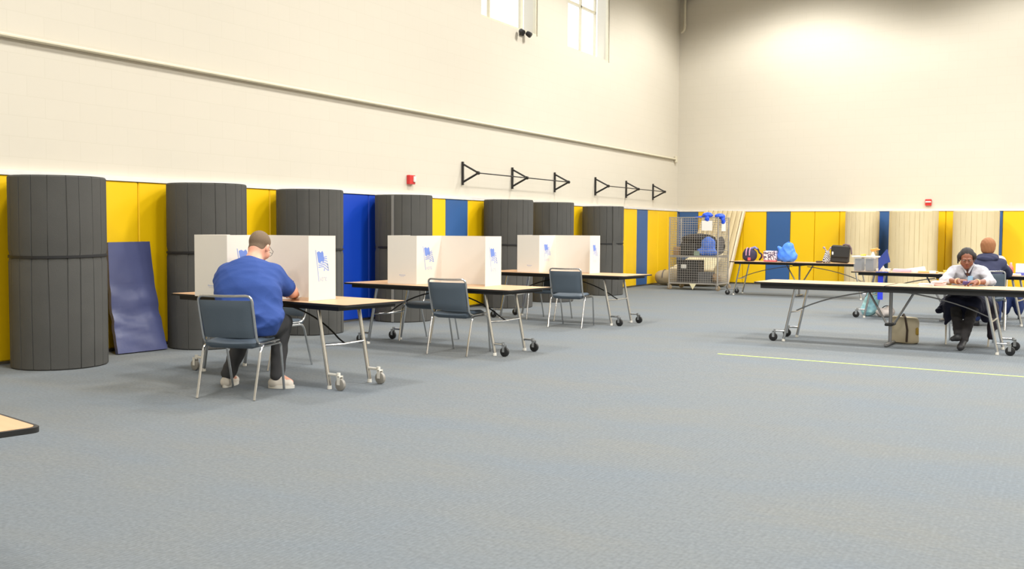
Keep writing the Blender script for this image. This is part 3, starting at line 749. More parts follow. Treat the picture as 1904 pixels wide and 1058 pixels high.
def eyes(T, parent, s, R):
    for q in (-1, 1):
        g = G(); c = T((q * .030, .080, .004)); g.lathe([(.0005, -.0095 * s), (.0067 * s, -.0067 * s), (.0095 * s, 0), (.0067 * s, .0067 * s), (.0005, .0095 * s)], c, 12); o = g.build('eye', mat('eye_white', (178, 168, 158), .4), parent)
        G().disk(T((q * .030, .0890, .001)), R @ Vector((0, 1, 0)), .0056 * s, .0016, 12).build('iris', mat('iris_dark', (38, 26, 20), .2), o)
def glasses(T, parent, m, s=1.0):
    g = G()
    for q in (-1, 1):
        pts = [T((q * .032 + .022 * math.cos(a), .112, .002 + .017 * math.sin(a))) for a in [2 * PI * k / 16 for k in range(16)]]
        g.tube(pts, .0022, 6, closed=True); g.tube([T((q * .054, .112, .006)), T((q * .078, .08, .008)), T((q * .084, 0, .006)), T((q * .082, -.02, -.012))], .0022, 6)
    g.tube([T((-.010, .112, .004)), T((0, .115, .008)), T((.010, .112, .004))], .0018, 6)
    return g.build('glasses', m, parent)
def wrinkle(amp, f1=26, f2=41, ph=0.0):
    return lambda x, y, z: amp * (np.sin(f1 * x + 9 * y + 15 * z + ph) * np.sin(f2 * z - 14 * y + 6 * x) + .6 * np.sin(63 * z + 22 * x + 12 * np.sin(9 * y + ph)))
def creases(amp, f=17.0, seed=1):
    rr = random.Random(seed); ds = [(rr.uniform(-1, 1), rr.uniform(-1, 1), rr.uniform(-1.6, 1.6), rr.uniform(0, 6), rr.uniform(.7, 1.9)) for _ in range(6)]
    def fn(x, y, z):
        out = 0
        for a, b, c, p, q in ds:
            out = out + (np.abs(np.sin((a * x + b * y + c * z) * f * q + p + 1.4 * np.sin((b * x - c * y + a * z) * f * .5))) - .6) / q
        return out * amp * .5
    return fn
def shoe(name, heel, toe, m, parent, sole=None, z0=0.0, h=.008):
    heel, toe = Vector(heel), Vector(toe); d = (toe - heel); L = d.length; d.normalize(); up = Vector((0, 0, 1)); n = d.cross(up)
    s = SDF(); s.cap(heel + d * .04 + up * .040, toe - d * .05 + up * .034, .038, .040, .03); s.cap(heel + d * .05 + up * .05, heel + d * .10 + up * .085, .040, .040, .03); s.cut(heel + up * .016, (0, 0, -1)); s.cut(heel + up * .112, (0, 0, 1))
    o = sdf_obj(name, s, h, m, parent)
    if sole:
        g = G(); pts = []; N = 20
        for k in range(N):
            a = 2 * PI * k / N; p = heel.lerp(toe, .5) + d * math.cos(a) * (L / 2) + n * math.sin(a) * .046 * (1 + .12 * math.cos(a)); pts.append((p.x, p.y))
        g.prism(pts, z0 + .001, z0 + .026).build('sole', sole, o, 50)
    return o

SKIN_L = mat('light_skin', (226, 164, 138), .5, var=.05, scale=12); SKIN_D = mat('dark_skin', (134, 86, 66), .5, var=.06, scale=12)
M_TEE = mat('blue_tshirt', (40, 72, 142), .85, var=.07, scale=5, c2=(33, 62, 128), bump=.15, bscale=140)
M_SLACK = mat('dark_grey_cloth', (66, 66, 68), .9, var=.06, scale=6)

# --- the seated man --------------------------------------------------
def man():
    b = SDF(); up = Vector((0, 0, 1))
    T_ = SDF()                                                  # torso as worn under the shirt
    Rt = frame(17)
    T_.ell((-5.785, 6.045, .585), (.275, .205, .18), Rt, .08); T_.ell((-5.845, 6.115, .760), (.275, .190, .20), Rt, .09)
    T_.ell((-5.935, 6.185, .885), (.268, .160, .165), frame(17, -18), .09)
    shR, shL = Vector((-5.785, 6.325, .925)), Vector((-6.175, 6.245, .925))
    T_.cap(shL, shR, .092, .092, .10); T_.cap((-5.965, 6.26, .965), (-5.985, 6.32, 1.03), .125, .082, .09)
    elR, elL = Vector((-5.70, 6.475, .795)), Vector((-6.345, 6.50, .790)); wrR, wrL = Vector((-5.86, 6.70, .755)), Vector((-6.13, 6.72, .755))
    arms = SDF().cap(shR, shR.lerp(elR, .70), .082, .070, .06).cap(shL, shL.lerp(elL, .70), .082, .070, .06)
    for q in T_.p: b.p.append(q)
    b = b.grow(-.022)
    b.cap(shR, elR, .060, .048, .04).cap(shL, elL, .060, .048, .04).cap(elR, wrR, .046, .030, .02).cap(elL, wrL, .046, .030, .02)
    hand(b, wrR, (-.8, .55, -.08), (0, 0, 1), 1.0, .85, side=-1); hand(b, wrL, (.8, .5, -.12), (0, 0, 1), 1.0, .45, side=1)
    R = frame(14, -32); hc = Vector((-6.012, 6.425, 1.165))
    b.cap((-5.975, 6.29, 1.01), (-6.000, 6.375, 1.115), .078, .064, .04)
    T = head(b, hc, R, 1.10)
    b.ell(hc + R @ Vector((0, -.035, -.045)), (.062, .056, .05), R, .03)        # full nape
    hipR, hipL = Vector((-5.685, 6.06, .53)), Vector((-5.925, 5.985, .52)); knR, knL = Vector((-5.765, 6.42, .53)), Vector((-6.10, 6.40, .535))
    anR, anL = Vector((-5.745, 6.335, .105)), Vector((-6.135, 6.175, .105))
    legs = SDF().cap(hipR, knR, .105, .078, .05).cap(hipL, knL, .105, .078, .05).cap(knR, anR, .072, .052, .03).cap(knL, anL, .072, .052, .03).ell((-5.79, 6.03, .53), (.23, .18, .09), Rt, .06)
    for q in legs.grow(-.012).p: b.p.append(q)
    for a, t_ in ((anR, (-5.66, 6.40, .045)), (anL, (-6.19, 6.30, .045))): b.cap(a, t_, .034, .028, .02)
    root = sdf_obj('person', b, .007, SKIN_L, None)
    tag(root, 'man in a blue T-shirt and dark trousers writing at the voting table, seen from behind', 'person')
    t = T_.grow(.012)
    for q in arms.grow(.012).p: t.p.append(q)
    t.cut((-5.985, 6.30, 1.062), (-.06, .42, 1)); t.cut((0, 0, .47), (0, 0, -1))
    o = sdf_obj('shirt', t, .007, M_TEE, root, lambda x, y, z: creases(.017)(x, y, z) * np.clip((.82 - z) * 3.2 + .4, .35, 1.6) * np.clip((z - .47) * 9 + .1, .1, 1))
    # sleeve hems and shoulder seam
    g = G()
    for sh, el in ((shR, elR), (shL, elL)):
        d = (el - sh).normalized(); c = sh.lerp(el, .30); u = d.orthogonal().normalized(); w = d.cross(u)
        g.tube([c + (u * math.cos(a) + w * math.sin(a)) * .0905 for a in [2 * PI * k / 24 for k in range(24)]], .0025, 5, closed=True)
    g.build('sleeve_seam', mat('seam_blue', (96, 134, 200), .8), o)
    sdf_obj('trousers', legs.grow(.006), .010, M_SLACK, root, wrinkle(.004, 20, 35, 2))
    hs = SDF().ell(hc + R @ Vector((0, -.014, .036)) * 1.06, (.0865, .1085, .098), R, .01)
    hs.ell(hc + R @ Vector((0, -.035, -.04)), (.069, .064, .054), R, .02)
    hs.cut(hc + R @ Vector((0, .035, .060)), R @ Vector((0, 1, -.55))); hs.cut(hc + R @ Vector((0, -.06, -.062)), R @ Vector((0, -.45, -1)))
    for q in (-1, 1): hs.ell(hc + R @ Vector((q * .086, .012, -.02)), (.016, .03, .038), R, .006, -1)
    sdf_obj('hair', hs, .005, mat('brown_hair', (122, 102, 82), .85, var=.12, scale=60, bump=.4, bscale=220), root)
    glasses(T, root, M_STEEL)
    M_SN = mat('white_sneaker', (222, 214, 202), .7, var=.08, scale=20)
    shoe('shoe', (-5.805, 6.295, 0), (-5.62, 6.41, 0), M_SN, root, M_WHITEPL, h=.006); shoe('shoe', (-6.115, 6.105, 0), (-6.225, 6.365, 0), M_SN, root, M_WHITEPL, h=.006)
    return root
man()
o = G().tube([(-5.955, 6.765, .745), (-5.90, 6.72, .87)], .0045, 8).build('pen', M_BLACK, None); tag(o, 'thin dark pen in the right hand of the man in the blue T-shirt', 'pen')
o = G().box((0, 0, .001), (.22, .30, .002)).build('ballot_paper', M_BOARD, None); o.location = (-6.02, 6.73, .7195); o.rotation_euler = (0, 0, .25); tag(o, 'white ballot paper under the hands of the man in blue', 'paper')

# --- the woman facing the camera ------------------------------------
def woman():
    b = SDF(); R0 = frame(180)
    tor = SDF().ell((-1.055, 13.17, .56), (.20, .15, .13), R0, .06).ell((-1.06, 13.12, .70), (.175, .13, .15), R0, .06).ell((-1.07, 13.05, .83), (.170, .115, .11), R0, .06)
    sR, sL = Vector((-1.225, 13.02, .868)), Vector((-.925, 13.03, .872))
    tor.cap(sR, sL, .052, .052, .06)
    eR, eL = Vector((-1.315, 12.86, .765)), Vector((-.815, 12.88, .765)); wR, wL = Vector((-1.135, 12.66, .765)), Vector((-.955, 12.64, .760))
    for q in tor.p: b.p.append(q)
    b = b.grow(-.012)
    b.cap(sR, eR, .045, .038, .03).cap(sL, eL, .045, .038, .03).cap(eR, wR, .037, .025, .02).cap(eL, wL, .037, .025, .02)
    hand(b, wR, (.75, -.45, .12), (.1, -.3, 1), .92, .95, side=1); hand(b, wL, (-.70, -.5, .02), (0, -.3, 1), .92, .95, side=-1)
    hc = Vector((-1.082, 12.93, 1.020)); R = frame(186, -14)
    b.cap((-1.07, 13.03, .88), (-1.078, 12.985, .965), .058, .052, .03)
    T = head(b, hc, R, 1.0)
    kR, kL = Vector((-1.175, 12.74, .50)), Vector((-.975, 12.74, .50)); aR, aL = Vector((-1.105, 12.50, .155)), Vector((-1.045, 12.42, .125))
    hR, hL = Vector((-1.15, 13.10, .52)), Vector((-.96, 13.10, .52))
    legs = SDF().cap(hR, kR, .088, .066, .05).cap(hL, kL, .088, .066, .05).cap(kR, aR, .060, .042, .02).cap(kL, aL, .060, .042, .02)
    for q in legs.grow(-.01).p: b.p.append(q)
    b.cap(aR, (-1.10, 12.40, .13), .03, .026, .02); b.cap(aL, (-1.06, 12.33, .06), .03, .026, .02)
    root = sdf_obj('person', b, .0055, SKIN_D, None)
    tag(root, 'woman in a pale shirt and glasses with dark pulled-back hair, seated facing the camera', 'person')
    sh = tor.grow(.012); sh.cap(sR, sR.lerp(eR, .5), .058, .055, .03).cap(sR.lerp(eR, .5), eR, .055, .050, .03).cap(eR, eR.lerp(wR, .38), .050, .044, .02)
    sh.cap(sL, sL.lerp(eL, .5), .058, .055, .03).cap(sL.lerp(eL, .5), eL, .055, .050, .03).cap(eL, eL.lerp(wL, .38), .050, .044, .02)
    sh.cut((-1.075, 12.98, .948), (0, -.5, 1)); sh.cutcap((-1.075, 12.90, .97), (-1.07, 12.94, .80), .062, .012, .01)
    o = sdf_obj('shirt', sh, .006, mat('pale_shirt', (190, 195, 206), .85, var=.06, scale=26, c2=(160, 156, 160)), root, creases(.013, 22, 5))
    g = SDF().cap((-1.125, 12.955, .955), (-1.085, 12.905, .86), .020, .010, .01).cap((-1.02, 12.955, .955), (-1.055, 12.905, .86), .020, .010, .01)
    sdf_obj('collar', g, .005, mat('pale_shirt', (0, 0, 0)), o)
    sdf_obj('undershirt', SDF().ell((-1.07, 12.985, .865), (.055, .03, .075), R0, .01), .006, mat('navy_cloth', (26, 28, 52), .9), root)
    sk = legs.grow(.012); dr = SDF()
    dr.ell((-1.06, 13.05, .50), (.30, .22, .10), None, .08).cap((-1.26, 12.95, .50), (-1.36, 12.78, .40), .08, .03, .06).cap((-1.20, 12.80, .52), (-1.25, 12.72, .36), .09, .03, .06)
    dr.ell((-1.085, 12.82, .45), (.20, .12, .13), None, .07); dr.cap(hR, kR, .112, .095, .06).cap(hL, kL, .112, .095, .06).cap(kR + Vector((-.04, 0, 0)), (-1.27, 12.76, .27), .06, .022, .06).cap((-.90, 12.95, .5), (-.86, 12.88, .34), .09, .05, .05)
    sdf_obj('skirt', dr, .009, mat('navy_skirt', (24, 26, 50), .9, var=.08, scale=9), root, wrinkle(.006, 30, 38, 4))
    low = SDF().cap(kR, aR, .066, .050, .03).cap(kL, aL, .066, .050, .03); sdf_obj('trousers', low, .007, mat('charcoal_cloth', (48, 45, 46), .9), root, wrinkle(.003))
    M_SH = mat('black_shoe', (44, 44, 46), .5)
    s1 = SDF().cap((-1.045, 12.40, .10), (-1.065, 12.305, .045), .036, .036, .02).cap((-1.065, 12.305, .045), (-1.07, 12.29, .036), .036, .030, .02); sdf_obj('shoe', s1, .005, M_SH, root)
    s2 = SDF().cap((-1.105, 12.47, .15), (-1.105, 12.36, .145), .038, .042, .02).cap((-1.105, 12.37, .145), (-1.155, 12.36, .125), .036, .028, .02); sdf_obj('shoe', s2, .005, M_SH, root)
    hs = SDF().ell(hc + R @ Vector((0, -.022, .040)), (.084, .098, .090), R, .02)
    hs.cut(hc + R @ Vector((0, .046, .045)), R @ Vector((0, 1, -.62))); hs.cut(hc + R @ Vector((0, 0, -.055)), (0, 0, -1))
    for q, dz in ((1, 0), (-1, 0)): hs.ell(hc + R @ Vector((q * .082, .005, .030)), (.022, .040, .045), R, .02)
    hs.cap(hc + R @ Vector((.092, -.005, .03)), hc + R @ Vector((.096, .0, -.055)), .014, .008, .015)
    sdf_obj('hair', hs, .005, mat('black_hair', (34, 30, 30), .7, var=.15, scale=80, bump=.5, bscale=200), root, lambda x, y, z: .0012 * np.sin(170 * x + 40 * y))
    eyes(T, root, 1.0, R); glasses(T, root, mat('brown_frame', (70, 50, 40), .4))
    sdf_obj('lips', SDF().ell(T((0, .0905, -.059)), (.020, .004, .005), R, .004).ell(T((0, .0885, -.068)), (.017, .004, .006), R, .004), .002, mat('lip_colour', (132, 70, 62), .45), root)
    g = G()
    for (w, e, c) in ((wR, eR, .05), (wL, eL, .05)):
        d = (e - w).normalized(); u = d.orthogonal().normalized(); v = d.cross(u)
        for q in range(2): g.tube([w + d * (.015 + .014 * q) + (u * math.cos(a) + v * math.sin(a)) * .0325 for a in [2 * PI * k / 18 for k in range(18)]], .005, 6, closed=True)
    g.build('bracelet', mat('tan_beads', (214, 176, 140), .5), root)
    g = G().tube([(-1.13, 12.945, .95), (-1.09, 12.905, .84), (-1.05, 12.895, .795), (-1.04, 12.905, .84), (-1.01, 12.945, .95)], .005, 6); ln = g.build('lanyard', mat('navy_cloth', (0, 0, 0)), root)
    G().box((-1.035, 12.885, .785), (.055, .006, .07), bev=.002).build('badge', mat('badge_blue', (150, 190, 222), .4), ln)
woman()
o = G().box((0, 0, 0), (.085, .010, .045), M=Euler((.5, 0, .2)).to_matrix(), bev=.003).build('phone', mat('purple_case', (84, 72, 140), .4), None); o.location = (-1.045, 12.575, .753)
tag(o, 'small purple phone in the hands of the woman in the pale shirt', 'phone')

# --- two people at the table behind -----------------------------------
def worker(label, base, yaw_, lean, hairm, skin, topm, bottomm, hs_, hood=False, hair_long=.0, dy=0.0):
    R = frame(yaw_); B = Vector(base); P = lambda x, y, z: B + R @ Vector((x, y, z))
    b = SDF(); k = lean
    tor = SDF().ell(P(0, 0, .56), (.19, .15, .13), R, .06).ell(P(0, .05 * k, .72), (.185, .14, .17), R, .06).ell(P(0, .14 * k, .86), (.185, .12, .11), R, .06)
    sR, sL = P(.165, .16 * k, .885), P(-.165, .16 * k, .885); tor.cap(sR, sL, .062, .062, .05)
    eR, eL = P(.255, .30 * k + .08, .765), P(-.255, .30 * k + .08, .765); wR, wL = P(.11, .42 * k + .16, .765), P(-.11, .42 * k + .16, .765)
    for q in tor.grow(-.012).p: b.p.append(q)
    b.cap(sR, eR, .048, .040, .03).cap(sL, eL, .048, .040, .03).cap(eR, wR, .038, .026, .02).cap(eL, wL, .038, .026, .02)
    f = R @ Vector((0, 1, 0)); x = R @ Vector((1, 0, 0)); hand(b, wR, f - x * .7, (0, 0, 1), .95, .6, side=-1); hand(b, wL, f + x * .7, (0, 0, 1), .95, .6, side=1)
    RH = frame(yaw_, -20 * k); hc = P(0, .24 * k, 1.115 - .0 * k) + Vector((0, dy, 0)); b.cap(P(0, .17 * k, .91), P(0, .21 * k, 1.03), .062, .055, .03)
    T = head(b, hc, RH, hs_)
    hR, hL = P(.1, 0, .52), P(-.1, 0, .52); kR, kL = P(.13, .40, .52), P(-.13, .40, .52); aR, aL = P(.13, .36, .11), P(-.13, .36, .11)
    legs = SDF().cap(hR, kR, .09, .07, .05).cap(hL, kL, .09, .07, .05).cap(kR, aR, .065, .048, .03).cap(kL, aL, .065, .048, .03)
    for q in legs.grow(-.01).p: b.p.append(q)
    for a in (aR, aL): b.cap(a, a + f * .10 + Vector((0, 0, -.06)), .03, .026, .02)
    root = sdf_obj('person', b, .009, skin, None); tag(root, label, 'person')
    t = tor.grow(.018)
    for s_, e_, w_ in ((sR, eR, wR), (sL, eL, wL)): t.cap(s_, e_, .072, .062, .04).cap(e_, e_.lerp(w_, .75), .060, .045, .03)
    t.cut(P(0, .16 * k, .985), (0, 0, 1))
    o = sdf_obj('hoodie' if hood else 'top', t, .009, topm, root, wrinkle(.005, 22, 33, 3))
    if hood: sdf_obj('hood', SDF().ell(P(0, .075 * k, .975), (.13, .085, .055), frame(yaw_, 25), .05).cap(P(-.09, .13 * k, .98), P(.09, .13 * k, .98), .05, .05, .04), .009, topm, o, wrinkle(.004, 40, 30))
    sdf_obj('trousers', legs.grow(.008), .011, bottomm, root, wrinkle(.004))
    h = SDF().ell(hc + RH @ Vector((0, -.020, .036)), (.090 * hs_, .106 * hs_, .096 * hs_), RH, .02)
    if hair_long: h.ell(hc + RH @ Vector((0, -.045, -.03)), (.088, .07, .085), RH, .03)
    h.cut(hc + RH @ Vector((0, .045, .05)), RH @ Vector((0, 1, -.6))); h.cut(hc + RH @ Vector((0, 0, -.03 - hair_long)), (0, 0, -1))
    sdf_obj('hair', h, .007, hairm, root, lambda x_, y_, z_: .0012 * np.sin(150 * x_ + 60 * z_ + 90 * y_))
    eyes(T, root, .98, RH)
    for a in (aR, aL): q = shoe('shoe', Vector((a.x, a.y, 0)) - f * .06, Vector((a.x, a.y, 0)) + f * .19, mat('black_shoe', (0, 0, 0)), root, M_BLACK, h=.009)
worker('person in a navy hoodie with ginger hair, seated with back to the camera', (-1.03, 15.40, 0), 2, .75, mat('ginger_hair', (150, 98, 60), .75, var=.12, scale=50), SKIN_L,
       mat('navy_hoodie', (44, 48, 76), .9, var=.08, scale=8), mat('denim', (38, 56, 104), .9), 1.1, True, .045)
worker('person in a pink top with black hair, mostly hidden behind the navy hoodie', (-1.14, 17.42, 0), 180, .75, mat('black_hair', (0, 0, 0)), SKIN_D,
       mat('pink_cloth', (238, 196, 184), .9), mat('denim', (0, 0, 0)), 1, False, .02)

# dark coat hung over the side of the woman's chair
s = SDF().cap((-.80, 13.12, .47), (-.77, 13.05, .24), .055, .035, .05).cap((-.81, 12.98, .46), (-.80, 12.90, .13), .050, .040, .06).cap((-.79, 13.05, .45), (-.745, 12.98, .25), .045, .040, .06).cap((-.83, 13.28, .47), (-.83, 13.0, .47), .05, .05, .05)
tag(sdf_obj('coat', s, .009, mat('plum_black_cloth', (34, 26, 38), .9), None, wrinkle(.006, 30, 20, 1)), 'dark coat hanging down beside the chair of the woman in the pale shirt', 'coat')

# ------------------------------------------------------------------ things on and under the tables at the right
def paper_stack(name, label, cat, loc, d, m, rz=0, n=4, grp=None):
    g = G()
    for k in range(n): g.box((random.uniform(-.01, .01), random.uniform(-.01, .01), d[2] * (k + .5) / n), (d[0], d[1], d[2] / n * .9), rz=random.uniform(-.08, .08))
    o = g.build(name, m, None); o.location = loc; o.rotation_euler = (0, 0, rz); return tag(o, label, cat, grp)
M_PAPER = mat('paper_white', (240, 238, 234), .7, var=.02); M_PINK = mat('paper_pink', (238, 192, 206), .7, var=.04)
paper_stack('paper_stack', 'white paper stack on the long table left of the seated woman', 'papers', (-1.45, 12.40, .7155), (.16, .2, .025), M_PAPER, .1)
paper_stack('paper_stack', 'pale pink paper bundle beside the elbow of the seated woman', 'papers', (-1.33, 12.52, .7155), (.13, .16, .055), mat('paper_pale_pink', (238, 214, 212), .7, var=.04), -.1, 6)
zt = .7155
paper_stack('paper_stack', 'pink paper stack on the table with the clear bin', 'papers', (-2.28, 16.45, zt), (.26, .24, .045), M_PINK, .1, 5)
paper_stack('paper_stack', 'thin white paper stack next to the clear bin', 'papers', (-2.53, 16.35, zt), (.16, .22, .05), mat('paper_cream', (240, 226, 208), .7), -.1, 4)
o = G().add([(-.14, -.10, .002), (.14, -.10, .002), (.14, .10, .002), (-.14, .10, .002), (-.13, -.10, .05), (.10, -.10, .09), (.12, .10, .085), (-.12, .10, .045)], [(0, 3, 2, 1), (4, 5, 6, 7), (0, 1, 5, 4), (1, 2, 6, 5), (2, 3, 7, 6), (3, 0, 4, 7)]).build('paper_pad', M_PAPER, None)
o.location = (-2.10, 16.55, zt); tag(o, 'propped white paper pad behind the pink papers', 'papers')
o = G().box((0, 0, .012), (.28, .22, .024), bev=.004).build('folder', mat('orange_card', (236, 170, 110), .6), None); o.location = (-1.90, 16.40, zt); o.rotation_euler = (0, 0, .1); tag(o, 'flat orange folder on the table behind the seated woman', 'folder')
for lx, lab, m_, d in ((-1.82, 'small white box at the center of the table with the clear bin', M_PAPER, (.09, .07, .035)), (-1.62, 'small yellow box left of the seated woman on the table behind', mat('yellow_card', (240, 200, 90), .6), (.10, .07, .05)), (-1.52, 'small brown box behind the shoulder of the seated woman', mat('brown_card', (196, 140, 104), .6), (.07, .07, .055))):
    t = thing('small_box', lab, 'box', (lx, 16.22, zt), .1); G().box((0, 0, d[2] * .4), (d[0], d[1], d[2] * .8), bev=.003).build('carton', m_, t); G().box((0, 0, d[2] * .9), (d[0] + .006, d[1] + .006, d[2] * .2), bev=.002).build('lid', m_, t)
# clear bin
t = thing('storage_bin', 'clear plastic storage bin with white rim on the table', 'bin', (-2.80, 16.36, zt), -.1)
mclear = mat('clear_plastic', (206, 208, 210), .25, var=.02, alpha=.18)
g = G()
for sx, sy_, d in ((0, -1, (.30, .006)), (0, 1, (.30, .006)), (-1, 0, (.006, .24)), (1, 0, (.006, .24))): g.box((sx * .15, sy_ * .12, .11), (d[0], d[1], .22))
g.box((0, 0, .003), (.30, .24, .006)); g.build('body', mclear, t)
g = G()
for sx, sy_, d in ((0, -1, (.36, .03)), (0, 1, (.36, .03)), (-1, 0, (.03, .28)), (1, 0, (.03, .28))): g.box((sx * .165, sy_ * .135, .228), (d[0], d[1], .022), bev=.004)
g.build('rim', M_WHITEPL, t)
for lx, w_, lab in ((-.09, .10, 'grey folder bundle inside the clear bin, left one'), (.075, .12, 'grey folder bundle inside the clear bin, right one')):
    o = G().box((0, 0, 0), (w_, .20, .19), bev=.01).build('folder_bundle', mat('grey_folders', (118, 122, 128), .6, var=.15, scale=30), None); o.location = (-2.80 + lx, 16.36, zt + .104); o.rotation_euler = (0, 0, -.1); tag(o, lab, 'folders')
for lx, zz, lab, c_ in ((-.04, .21, 'small orange tissue bunch sticking out of the clear bin', (240, 176, 76)),):
    s = SDF().ell((0, 0, .03), (.035, .03, .03), None, .02).ell((.02, 0, .05), (.02, .02, .02), None, .02).ell((-.025, 0, .045), (.018, .02, .02), None, .02); o = sdf_obj('tissue', s, .006, mat('orange_tissue', c_, .8), None, wrinkle(.004, 120, 90)); o.location = (-2.84, 16.36, zt + .20); tag(o, lab, 'tissue')
t = thing('bottle', 'white bottle with an orange trigger top rising behind the clear bin', 'bottle', (-2.735, 16.57, zt))
G().lathe([(.04, 0), (.042, .02), (.042, .22), (.02, .28), (.015, .30)], (0, 0, 0), 20).build('body', mat('milky_plastic', (230, 222, 214), .4), t)
g = G(); g.box((.02, 0, .335), (.11, .03, .04), M=Euler((0, -.2, 0)).to_matrix(), bev=.006); g.tube([(.06, 0, .345), (.10, 0, .335)], .008, 8); g.tube([(0, 0, .29), (0, 0, .33)], .014, 10); g.tube([(.03, 0, .32), (.05, 0, .28)], .006, 6); g.build('trigger_top', mat('orange_plastic', (238, 168, 84), .4), t)
# blue pennant flag on a stick and the strip below the table edge
t = thing('blue_sign', 'blue tilted sign flap standing at the right of the clear bin', 'sign', (-2.50, 16.08, zt), -.1)
g = G().add([(-.07, 0, .012), (.02, 0, .13), (.10, 0, .16), (.055, 0, .345), (.04, 0, .35), (-.075, 0, .20)], [(0, 1, 5), (1, 2, 3, 4, 5)]); v = list(g.v); f = list(g.f); g = G().add(v + [(a, b_ + .008, c_) for a, b_, c_ in v], f + [tuple(q + 6 for q in r_[::-1]) for r_ in f] + [(a, (a + 1) % 6, (a + 1) % 6 + 6, a + 6) for a in range(6)])
g.build('flap', mat('royal_cloth', (54, 72, 150), .7), t, 0)
G().box((0, -.05, .006), (.16, .12, .012), bev=.003).build('base', mat('royal_cloth', (0, 0, 0)), t); G().box((-.02, .004, .09), (.05, .006, .16), M=Euler((0, -.5, 0)).to_matrix()).build('paper_slip', mat('paper_cream', (0, 0, 0)), t)
t = thing('tote_bag', 'shiny pale blue and yellow bag on the carpet under the table with the clear bin', 'bag', (-2.76, 16.62, 0))
s = SDF().ell((0, 0, .17), (.12, .10, .17), None, .05).ell((-.05, -.03, .10), (.09, .07, .10), None, .05).ell((.07, 0, .30), (.06, .06, .09), None, .05).cut((0, 0, .004), (0, 0, -1)); sdf_obj('bag_body', s, .008, mat('aqua_foil', (96, 176, 214), .35, c2=(190, 220, 200), scale=9), t, creases(.012, 20, 9))
G().tube(arc((-.06, 0, .30), (0, 0, .52), (.09, 0, .36), 9), .009, 6).build('handle', mat('aqua_foil', (0, 0, 0)), t)
t = thing('cloth_bundle', 'low white bundle on the carpet beside the pale blue bag', 'bag', (-2.53, 16.56, 0)); s = SDF().ell((0, 0, .07), (.14, .10, .075), None, .04).ell((.07, .0, .12), (.06, .06, .06), None, .04).cut((0, 0, .004), (0, 0, -1)); sdf_obj('bundle', s, .008, mat('off_white_cloth', (214, 204, 198), .8, var=.1, scale=14), t, wrinkle(.006, 40, 50)); G().tube(arc((-.05, 0, .13), (0, 0, .20), (.07, 0, .17), 7), .007, 6).build('tie', M_BLACK, t)
o = G().box((0, 0, 0), (.075, .006, .36)).build('banner_strip', mat('bright_blue', (40, 60, 222), .5), None); o.location = (-2.535, 16.085, .48); tag(o, 'bright blue cloth strip hanging below the table with the clear bin', 'cloth')
# things at the far right end of that table
t = thing('bottle', 'pink soap bottle on the table behind the navy hoodie', 'bottle', (-.775, 16.28, zt)); G().lathe([(.032, 0), (.036, .01), (.036, .10), (.022, .14), (.014, .15)], (0, 0, 0), 20).build('body', mat('pink_plastic', (240, 120, 122), .35), t); G().lathe([(.016, .15), (.016, .178), (.010, .182)], (0, 0, 0), 16).build('cap', mat('pale_pink_plastic', (244, 178, 172), .4), t)
t = thing('tissue_box', 'white box with a blue base at the right edge of the view', 'box', (-.645, 16.24, zt), -.12); G().box((0, 0, .105), (.12, .09, .13), bev=.004).build('carton', M_PAPER, t); G().box((0, 0, .022), (.121, .091, .042), bev=.003).build('blue_band', mat('box_blue', (96, 108, 206), .5), t)
paper_stack('paper_stack', 'small white paper stack in front of the pink soap bottle', 'papers', (-.70, 16.12, zt), (.12, .07, .03), M_PAPER, 0, 3)

# tote bag under the long table
t = thing('tote_bag', 'tan canvas tote bag with a dark strap on the carpet under the long table', 'bag', (-1.745, 12.82, 0), .12)
s = SDF(); s.ell((0, 0, .15), (.185, .085, .22), None, .03); s.cap((-.13, 0, .05), (-.13, 0, .28), .05, .03, .05).cap((.13, 0, .05), (.13, 0, .28), .05, .03, .05); s.cut((0, 0, .004), (0, 0, -1)).cut((0, 0, .318), (.03, 0, 1)).cut((-.165, 0, 0), (-1, 0, .05)).cut((.175, 0, 0), (1, 0, 0))
sdf_obj('canvas_body', s, .008, mat('tan_canvas', (232, 220, 192), .9, c2=(212, 196, 164), scale=6), t, creases(.007, 9, 11))
G().tube([(.04, -.088, .02), (.045, -.098, .16), (.02, -.072, .31), (0, 0, .345), (-.02, .07, .31), (.0, .098, .16)], [.012] * 6, 6).build('strap', mat('dark_brown_web', (82, 66, 54), .8), t)
G().box((.155, -.060, .15), (.035, .03, .09), bev=.012).build('patch', mat('ochre', (196, 160, 66), .8), t)

# things on the far table by the cage
zb = .7005
t = thing('backpack', 'dark navy backpack with pink patches on the far table', 'backpack', (-5.86, 20.72, zb))
s = SDF().ell((0, 0, .125), (.155, .10, .145), None, .03).ell((-.02, -.06, .08), (.11, .05, .08), None, .02).ell((-.03, 0, .235), (.08, .06, .04), None, .03).cut((0, 0, .004), (0, 0, -1)); sdf_obj('pack_body', s, .008, mat('pack_navy', (30, 28, 46), .8, c2=(70, 62, 92), scale=9), t, creases(.003))
for q in (-.05, .02): G().tube([(q, -.105, .12), (q, -.10, .20), (q, -.06, .262), (q, 0, .282)], .012, 6).build('trim_stripe', mat('lilac_pink', (206, 150, 176), .7), t)
G().box((.02, -.118, .05), (.06, .01, .06), bev=.004).build('patch', mat('coral', (240, 96, 96), .6), t)
g = G(); g.tube(arc((.05, 0, .25), (.16, 0, .33), (.19, 0, .20), 6) + arc((.20, 0, .18), (.30, 0, .14), (.20, 0, .03), 8), .018, 8); g.build('strap', mat('pack_strap', (60, 48, 60), .8), t); G().tube([(.03, -.02, .26), (.11, -.02, .29), (.16, -.02, .25)], .026, 8).build('top_flap', mat('lilac_cloth', (134, 134, 186), .8), t)
